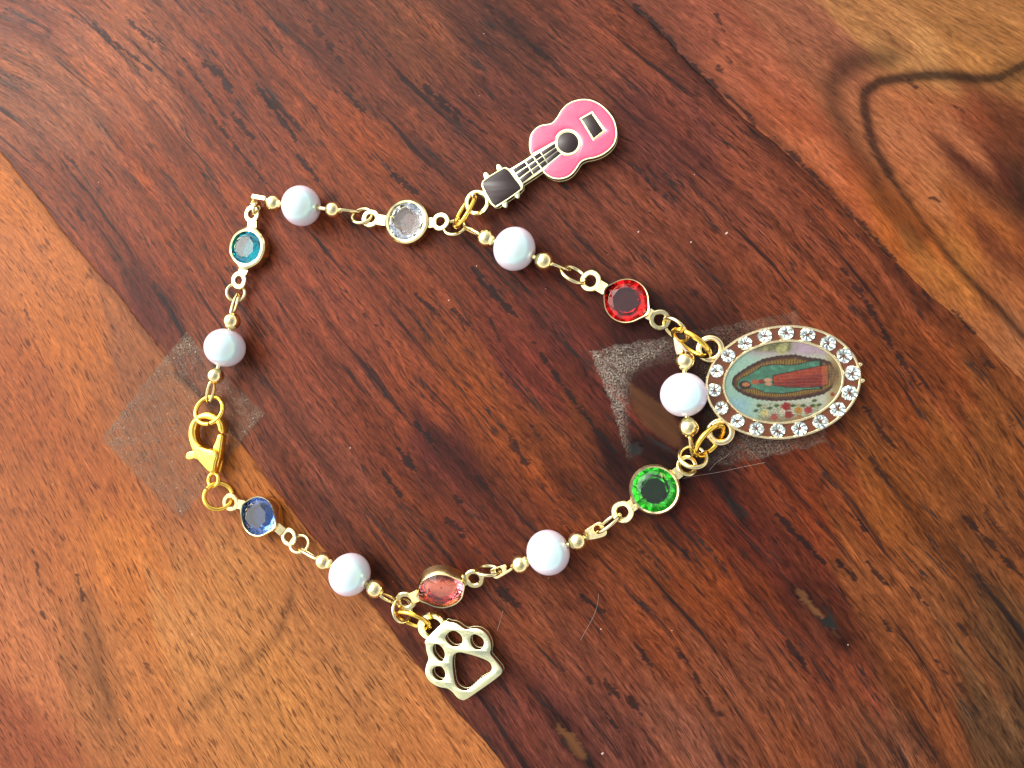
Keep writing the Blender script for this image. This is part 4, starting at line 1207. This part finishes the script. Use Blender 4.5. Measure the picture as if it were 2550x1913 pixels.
# ================================================================== PAW CHARM
pw = thing('paw_charm', 'pale gold openwork paw print charm with four toe holes and a pad hole', 'charm', W(1150, 1640, 0))
ZP = 2.0
cK = crop(960, 1480, 5.53)
po = [(800, 382), (880, 382), (975, 402), (1060, 458), (1115, 485), (1200, 470), (1295, 482), (1380, 540), (1438, 640), (1455, 740), (1442, 822), (1505, 905), (1590, 1010), (1603, 1085), (1500, 1180), (1300, 1322), (1110, 1450), (1045, 1456), (980, 1420), (920, 1350), (850, 1300), (760, 1285), (660, 1242), (580, 1170), (545, 1080), (560, 980), (590, 890), (566, 800), (552, 700), (556, 625)]
toes = [[(870, 512), (960, 496), (1045, 560), (1072, 640), (1035, 712), (950, 735), (868, 690), (808, 600)],
        [(1195, 548), (1262, 552), (1345, 612), (1365, 690), (1320, 768), (1235, 765), (1172, 695), (1158, 605)],
        [(682, 672), (758, 702), (815, 785), (822, 870), (782, 940), (710, 895), (650, 805), (645, 722)],
        [(690, 988), (770, 990), (822, 1060), (828, 1140), (772, 1205), (690, 1172), (640, 1105), (640, 1030)],
        [(930, 832), (1005, 792), (1120, 812), (1260, 852), (1398, 905), (1460, 962), (1472, 1040), (1418, 1110), (1310, 1172), (1205, 1268), (1110, 1338), (1010, 1312), (950, 1238), (925, 1100), (912, 960)]]
def shrink(t, k=.90):
    mx_, my_ = sum(p[0] for p in t) / len(t), sum(p[1] for p in t) / len(t)
    kk = k if len(t) == 8 else .96
    return [(mx_ + (p[0] - mx_) * kk, my_ + (p[1] - my_) * kk) for p in t]
mb = MB()
mb.plate([wl(smooth_pts(cK(po), 3), ZP)] + [wl(smooth_pts(cK(shrink(t)), 3), ZP) for t in toes],
         [(.16, .15), (0, .32), (0, .95), (.07, 1.0), (0, 1.05), (0, ZP - .10), (.03, ZP - .03), (.08, ZP)])
mb.build('paw_plate', M_CHARM, pw, smooth=32)
mb = MB()
lo = smooth_pts(cK([(795, 400), (775, 340), (715, 285), (620, 258), (530, 278), (460, 340), (428, 430), (445, 530), (500, 600), (552, 632), (640, 640), (760, 560), (800, 480)]), 3)
mb.plate([wl(lo, ZP - .12), wl(cK(circ(642, 462, 112, 24)), ZP - .12)], [(.12, .3), (0, .45), (0, ZP - .35), (.18, ZP - .12)])
mb.build('loop', M_CHARM, pw, smooth=32)
mb = MB()
s_ = S(1030, 1544, 2)
c_ = W(1030, 1544, 2.1)
A_ = Vector((42, -11, 0)) * s_
sd = Vector((A_.y, -A_.x, 0)).normalized()
mb.ring(c_, A_, sd * (-23 * s_) + Vector((0, 0, 1.6)), .32, .10, 5.9)
mb.build('jump_ring', M_GOLD, pw)

# ================================================================== MEDAL
md_ = thing('oval_medal', 'oval gold medal with a printed robed figure inside a ring of clear rhinestones', 'medal', W(1951, 952, 0))
ZM = 2.1
cF = crop(1720, 790, 4.809)
mc = (1951, 952)
PHI = R_(-6.5)
def ell(a, b, n=96, c=mc, phi=PHI):
    out = []
    for i in range(n):
        t = 2 * math.pi * i / n
        x, y = a * math.cos(t), b * math.sin(t)
        out.append((c[0] + x * math.cos(phi) - y * math.sin(phi), c[1] + x * math.sin(phi) + y * math.cos(phi)))
    return out
mb = MB()
mb.plate([wl(ell(195, 142), ZM)], [(.3, .3), (0, .5), (0, 1.2), (.05, 1.25), (0, 1.3), (0, ZM - .3), (.02, ZM - .25)])
mb.build('medal_body', M_MEDAL, md_, smooth=35)
strip(ell(195, 142), .28, ZM - .3, ZM + .10, md_, 'outer_rim', M_MEDAL, hole=ell(189, 136))
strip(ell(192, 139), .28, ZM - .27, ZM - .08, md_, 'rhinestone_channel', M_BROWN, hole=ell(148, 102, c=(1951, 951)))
strip(ell(152, 105, c=(1951, 951)), .28, ZM - .3, ZM + .16, md_, 'inner_rim', M_MEDAL, hole=ell(146.5, 99.5, c=(1951, 951)))
# rhinestones
rh = cF([(445, 460), (652, 310), (888, 222), (1148, 190), (1402, 210), (1650, 310), (1840, 462), (1938, 675), (1905, 912), (1768, 1105), (1555, 1250), (1308, 1335), (1042, 1360), (790, 1335), (560, 1245), (370, 1085), (285, 875), (310, 648)])
def rhinestone_mesh():
    mb = MB()
    n = 8
    rr = random.Random(3)
    vs = [Vector((0, 0, -.20))]
    for i in range(16):
        a = math.pi * i / 8
        vs.append(Vector((.52 * math.cos(a), .52 * math.sin(a), .02 + (.16 if i % 2 else -.10) + rr.uniform(-.06, .06))))
    for i in range(16):
        a = math.pi * (i + .5) / 8
        vs.append(Vector((.86 * math.cos(a), .86 * math.sin(a), .10 + rr.uniform(-.10, .10))))
    for i in range(16):
        a = math.pi * i / 8
        vs.append(Vector((1.0 * math.cos(a), 1.0 * math.sin(a), -.05)))
    for i in range(16):
        a = math.pi * i / 8
        vs.append(Vector((1.0 * math.cos(a), 1.0 * math.sin(a), -.6)))
    fs = []
    for i in range(16):
        j = (i + 1) % 16
        fs.append((0, 1 + i, 1 + j))
        fs.append((1 + i, 17 + i, 1 + j))
        fs.append((17 + (i - 1) % 16, 17 + i, 1 + i))
        fs.append((17 + (i - 1) % 16, 33 + i, 17 + i))
        fs.append((33 + i, 33 + j, 17 + i))
        fs.append((33 + i, 49 + i, 49 + j, 33 + j))
    mb.add(vs, fs)
    return mb
rs0 = rhinestone_mesh().build('rhinestone', M_SILVER, smooth=None)
for i, (x, y) in enumerate(rh):
    o = rs0 if i == 0 else rs0.copy()
    if i:
        col.objects.link(o)
    rpx = 17.6 + 2.4 * (x - 1770) / 360
    a = random.random() * 6
    place(o, W(x, y, ZM + .02), (math.cos(a), math.sin(a), random.uniform(-.1, .1)), (random.uniform(-.12, .12), random.uniform(-.12, .12), 1), rpx * S(x, y, ZM), md_)
# loops
for k, (x, y) in enumerate(((1768, 869), (1794, 1075))):
    mb = MB()
    s_ = S(x, y, 1.2)
    c_ = W(x, y, 1.15)
    mb.ring(c_, (29 * s_, 0, .05), (0, 29 * s_, 0), .34)
    mb.ring(c_ + Vector((0, 0, .45)), (24.5 * s_, 0, .05), (0, 24.5 * s_, 0), .26)
    mb.build('loop', M_MEDAL, md_)
mb = MB(); p0, p1 = W(1752, 1008, .9), W(1778, 1040, .9)
for (x, y) in ((2143, 908), (2149, 948)):
    mb.lathe([(.05, -.4), (.3, -.35), (.32, 0), (.2, .25), (.05, .35)], W(x - 2, y, 1.3), (1, .3, .3), 12)
mb.build('nub', M_MEDAL, md_)
# jump rings of the medal
mb = MB()
p, q = W(1678, 826, 2.4), W(1764, 884, 2.4)
A_ = (q - p) * .5
sd = Vector((A_.y, -A_.x, 0)).normalized()
mb.ring((p + q) * .5 + Vector((0, 0, .5)), A_, -sd * .75 + Vector((0, 0, 2.0)), .36, .25, 2.2)
mb.build('jump_ring', M_GOLD, md_)
mb = MB()
p, q = W(1737, 1132, 2.2), W(1797, 1062, 2.2)
A_ = (q - p) * .5
sd = Vector((A_.y, -A_.x, 0)).normalized()
mb.ring((p + q) * .5 + Vector((0, 0, .3)), A_, -sd * 1.05 + Vector((0, 0, 1.9)), .36, .2, 4.0)
mb.build('jump_ring', M_GOLD, md_)

# ---- the printed picture: a generic robed figure in a rayed almond among flowers
def paint(x, y):
    """x, y: enlarged picture coordinates (400..1820, 295..1255) -> sRGB 0..255"""
    H, Wd = x.shape
    img = np.zeros((H, Wd, 3))
    n1 = np.sin(x * .031 + 1.3 * np.sin(y * .027)) * np.sin(y * .037 + 1.1 * np.sin(x * .021))
    n2 = np.sin(x * .093 + 2 * np.sin(y * .071)) * np.sin(y * .101 + 1.7 * np.sin(x * .063))
    n3 = rng.normal(0, 1, x.shape)
    def blend(m, c):
        c = np.array(c, float)
        img[:] = img * (1 - m[..., None]) + c * m[..., None]
    def sm(a, lo, hi):
        t = np.clip((a - lo) / (hi - lo), 0, 1)
        return t * t * (3 - 2 * t)
    img[:] = (176, 206, 190)
    blend(sm(x, 600, 1100) * .9, (206, 206, 190))
    blend(sm(-y, -520, -380) * sm(x, 620, 760) * .9, (186, 172, 176))
    blend(sm(y, 900, 1050) * sm(-x, -800, -560), (168, 200, 206))
    blend(sm(x, 1560, 1720) * .8, (186, 168, 124))
    g = sm(-y, -440, -370) * sm(x, 720, 820) * sm(-x, -1230, -1170)
    blend(g * .85, (150, 150, 108)); blend(g * sm(n2, .1, .5) * .7, (92, 104, 62)); blend(g * sm(n1, .3, .7) * .6, (206, 200, 160))
    blend(sm(-y, -470, -400) * sm(x, 1240, 1330) * .8, (202, 184, 196)); blend(sm(n2, .2, .7) * sm(x, 1400, 1480) * sm(-y, -460, -400) * .6, (150, 140, 80))
    # almond with scalloped brown edge and gold rays
    top = np.interp(x, [485, 520, 600, 700, 860, 1050, 1250, 1400, 1560, 1680, 1725], [770, 700, 640, 575, 495, 455, 440, 475, 490, 530, 640])
    bot = np.interp(x, [485, 540, 650, 800, 1000, 1250, 1450, 1600, 1690, 1725], [800, 880, 945, 992, 1012, 1000, 965, 925, 860, 760])
    scal = 9 * np.abs(np.sin(x * .055))
    dd = np.minimum(y - top - scal, bot - scal - y)
    dd = np.where((x < 487 + scal) | (x > 1722), -50, dd)
    dd = np.minimum(dd, (x - 487) * .8)
    blend(sm(dd, -4, 4), (84, 44, 42))
    blend(sm(dd, 28, 50), (128, 92, 58))
    ray = .5 + .5 * np.sin(x * .21 + (y - 740) * np.clip((x - 1000) / 900, -.5, .3) * .1)
    zone = sm(dd, 40, 66) * (1 - sm(dd, 128, 150))
    blend(zone * .8, (182, 160, 72)); blend(zone * sm(ray, .25, .85) * .9, (112, 84, 36))
    blend(sm(dd, 128, 150), (96, 58, 44))
    # mantle
    mt = np.interp(x, [560, 600, 700, 850, 1000, 1180, 1300, 1430, 1500], [770, 735, 690, 590, 566, 575, 562, 528, 520])
    mb_ = np.interp(x, [560, 620, 760, 900, 1100, 1250, 1350, 1500], [860, 862, 850, 905, 915, 895, 870, 860])
    ins = np.minimum(np.minimum(y - mt, mb_ - y), (x - 560))
    ins = np.minimum(ins, np.where(x > 1320, (1560 - x) * .3, 99))
    blend(sm(ins, -8, -2), (40, 38, 36)); blend(sm(ins, 0, 8), (92, 152, 130))
    blend(sm(ins, 0, 8) * sm(n2, .25, .6) * .45, (52, 104, 92)); blend(sm(ins, 0, 8) * sm(n1, .2, .7) * .45, (132, 186, 160))
    # dress
    dt = np.interp(x, [985, 1080, 1200, 1400, 1560, 1645], [700, 680, 655, 615, 585, 575]); db = np.interp(x, [985, 1150, 1400, 1560, 1645], [815, 838, 842, 830, 800])
    di = np.minimum(np.minimum(y - dt, db - y), np.minimum(x - 985, 1645 - x))
    blend(sm(di, -8, -2), (52, 26, 24)); blend(sm(di, 0, 8), (178, 84, 52))
    blend(sm(di, 0, 8) * sm(y - dt, 70, 110), (146, 44, 48)); blend(sm(di, 0, 8) * sm(np.sin(y * .16 + .004 * x + n1), .3, .9) * .55, (204, 122, 74))
    blend(sm(di, 0, 8) * sm(n2, .3, .7) * .4, (120, 40, 36)); blend(sm(di, 0, 6) * sm(x, 1555, 1585) * .7, (196, 132, 88))
    # hem and folds at the right
    hm = np.exp(-(((x - 1720) / 62) ** 2 + ((y - 690) / 130) ** 2)); blend(np.clip(hm * 1.3, 0, .9), (158, 134, 96)); blend(sm(hm, .3, .6) * sm(n2, .1, .5) * .6, (86, 62, 44))
    # head, collar and hands, no features
    for cx_, cy_, rx, ry, c_ in ((650, 812, 74, 50, (44, 30, 26)), (662, 806, 50, 27, (196, 146, 100)), (775, 775, 48, 32, (186, 116, 88)), (850, 772, 40, 30, (150, 78, 66)), (925, 752, 50, 24, (214, 172, 142)), (930, 800, 42, 22, (208, 160, 132))):
        e = np.hypot((x - cx_) / rx, (y - cy_) / ry); blend(1 - sm(e, .85, 1.1), c_)
    # flowers below
    fl = sm(y, 1000, 1060) * sm(x, 760, 840) * sm(-x, -1580, -1500)
    blend(fl * sm(n2, -.1, .4) * .75, (112, 124, 82)); blend(fl * sm(n1 + n2, .4, .9) * .6, (190, 176, 140))
    blend(sm(y, 1160, 1230) * .6 * sm(x, 800, 900), (150, 128, 96))
    for cx_, cy_, r_, c_ in ((1145, 1070, 58, (176, 44, 50)), (885, 1150, 52, (214, 204, 152)), (1290, 1115, 50, (204, 160, 84)), (1410, 1112, 52, (188, 84, 88)), (1000, 1195, 48, (186, 106, 98)), (1175, 1170, 54, (168, 72, 62)), (1100, 1135, 34, (224, 210, 190)), (1700, 925, 30, (170, 92, 66)), (1090, 385, 70, (196, 194, 144)), (1300, 1200, 40, (190, 150, 110))):
        e = np.hypot((x - cx_) / r_, (y - cy_) / (r_ * .9)); a_ = np.arctan2(y - cy_, x - cx_)
        blend(1 - sm(e + .12 * np.sin(5 * a_ + r_), .8, 1.05), c_); blend((1 - sm(e, .5, .9)) * sm(np.sin(e * 9 + 2 * a_), .2, .9) * .45, tuple(v * .6 for v in c_))
    for cx_, cy_ in ((820, 1060), (950, 1090), (1030, 1060), (1225, 1060), (1350, 1060), (1480, 1000), (1540, 1050), (1460, 1060), (780, 1120)):
        e = np.hypot((x - cx_ + .3 * (y - cy_)) / 34, (y - cy_) / 20); blend((1 - sm(e, .7, 1.1)) * .9, (82, 104, 56))
    img += (n3 * 5)[..., None] + (n2 * 6)[..., None]
    return np.clip(img, 0, 255)

def picture():
    nr, na = 72, 220
    A0, B0 = 147.5, 100.5
    t = np.linspace(0, 2 * np.pi, na, endpoint=False)
    rr = np.linspace(0, 1, nr) ** .75
    RR, TT = np.meshgrid(rr, t, indexing='ij')
    ex, ey = A0 * RR * np.cos(TT), B0 * RR * np.sin(TT)
    qx = 1951 + ex * math.cos(PHI) - ey * math.sin(PHI); qy = 951 + ex * math.sin(PHI) + ey * math.cos(PHI)
    zz = ZM - .02 + .10 * (1 - RR ** 2)
    org = md_['_o']
    vs = []
    for i in range(nr):
        for j in range(na):
            p = W(qx[i, j], qy[i, j], float(zz[i, j]))
            vs.append(((p.x - org[0]) * .001, (p.y - org[1]) * .001, (p.z - org[2]) * .001))
    fs = []
    for i in range(nr - 1):
        for j in range(na):
            k = (j + 1) % na
            fs.append((i * na + j, (i + 1) * na + j, (i + 1) * na + k, i * na + k))
    fs = [f[::-1] for f in fs]
    c = paint((qx - 1720) * 4.809, (qy - 790) * 4.809) / 255.0
    c = np.where(c > .04045, ((c + .055) / 1.055) ** 2.4, c / 12.92) ** 1.5 * .50
    me = bpy.data.meshes.new('picture')
    me.from_pydata(vs, [], fs)
    at = me.attributes.new('print', 'FLOAT_COLOR', 'POINT')
    at.data.foreach_set('color', np.concatenate([c, np.ones(c.shape[:2] + (1,))], -1).astype(np.float32).ravel())
    n = N('printed_picture')
    f = n.noise(n.coord(), 3000.0, 2)
    n.val(n.mix(n.math('MULTIPLY', f, .15), n.attr('print').outputs['Color'], (.3, .25, .2)), n.b.inputs['Base Color'])
    n.set(Roughness=.35, Specular_IOR_Level=.15)
    n.val(.03, n.b.inputs['Coat Weight'])
    me.materials.append(n.m)
    me.update()
    if me.polygons[na * 3].normal.z < 0:
        me.flip_normals()
    me.polygons.foreach_set('use_smooth', [True] * len(me.polygons))
    o = bpy.data.objects.new('picture', me)
    col.objects.link(o); o.parent = md_
picture()

# ---- stray lint on the table, and a scratch built as a strand
M_LINT = N('pale_lint'); M_LINT.set(Roughness=.7); M_LINT.val(M_LINT.mix(M_LINT.noise(M_LINT.coord(), 800.0), (.26, .18, .15), (.36, .28, .24)), M_LINT.b.inputs['Base Color'])
for lab, pts in (('thin pale lint hair running from the green crystal link to the right below the medal', [(1700, 1192), (1740, 1184), (1790, 1176), (1850, 1163), (1905, 1152)]),
                 ('short pale lint hair slanting up towards the lower loop of the medal', [(1766, 1172), (1784, 1152), (1806, 1138), (1822, 1124)]),
                 ('long pale scratch built as a hair, curving over the dark wood to the right of the paw charm', [(1491, 1478), (1488, 1505), (1478, 1535), (1462, 1565), (1446, 1594)]),
                 ('faint straight hair on the wood just above and right of the paw charm', [(1252, 1522), (1246, 1545), (1238, 1572)])):
    c0 = W(*pts[len(pts) // 2], 0)
    root = {'_o': (c0.x, c0.y, 0)}
    mb = MB()
    q = smooth_pts(pts, 5, closed=False)
    mb.tube([W(x, y, .06 + .03 * math.sin(i)) for i, (x, y) in enumerate(q)], .018, k=5)
    me_ = bpy.data.meshes.new('lint_hair')
    me_.from_pydata([((p.x - c0.x) * .001, (p.y - c0.y) * .001, p.z * .001) for p in mb.v], [], mb.f)
    me_.materials.append(M_LINT.m)
    o = bpy.data.objects.new('lint_hair', me_); col.objects.link(o)
    o.location = (c0.x * .001, c0.y * .001, 0)
    o['label'] = lab; o['category'] = 'hair'; o['group'] = 'stray lint hairs and a scratch on the table'

for o in list(bpy.data.objects):
    if '_o' in o:
        del o['_o']
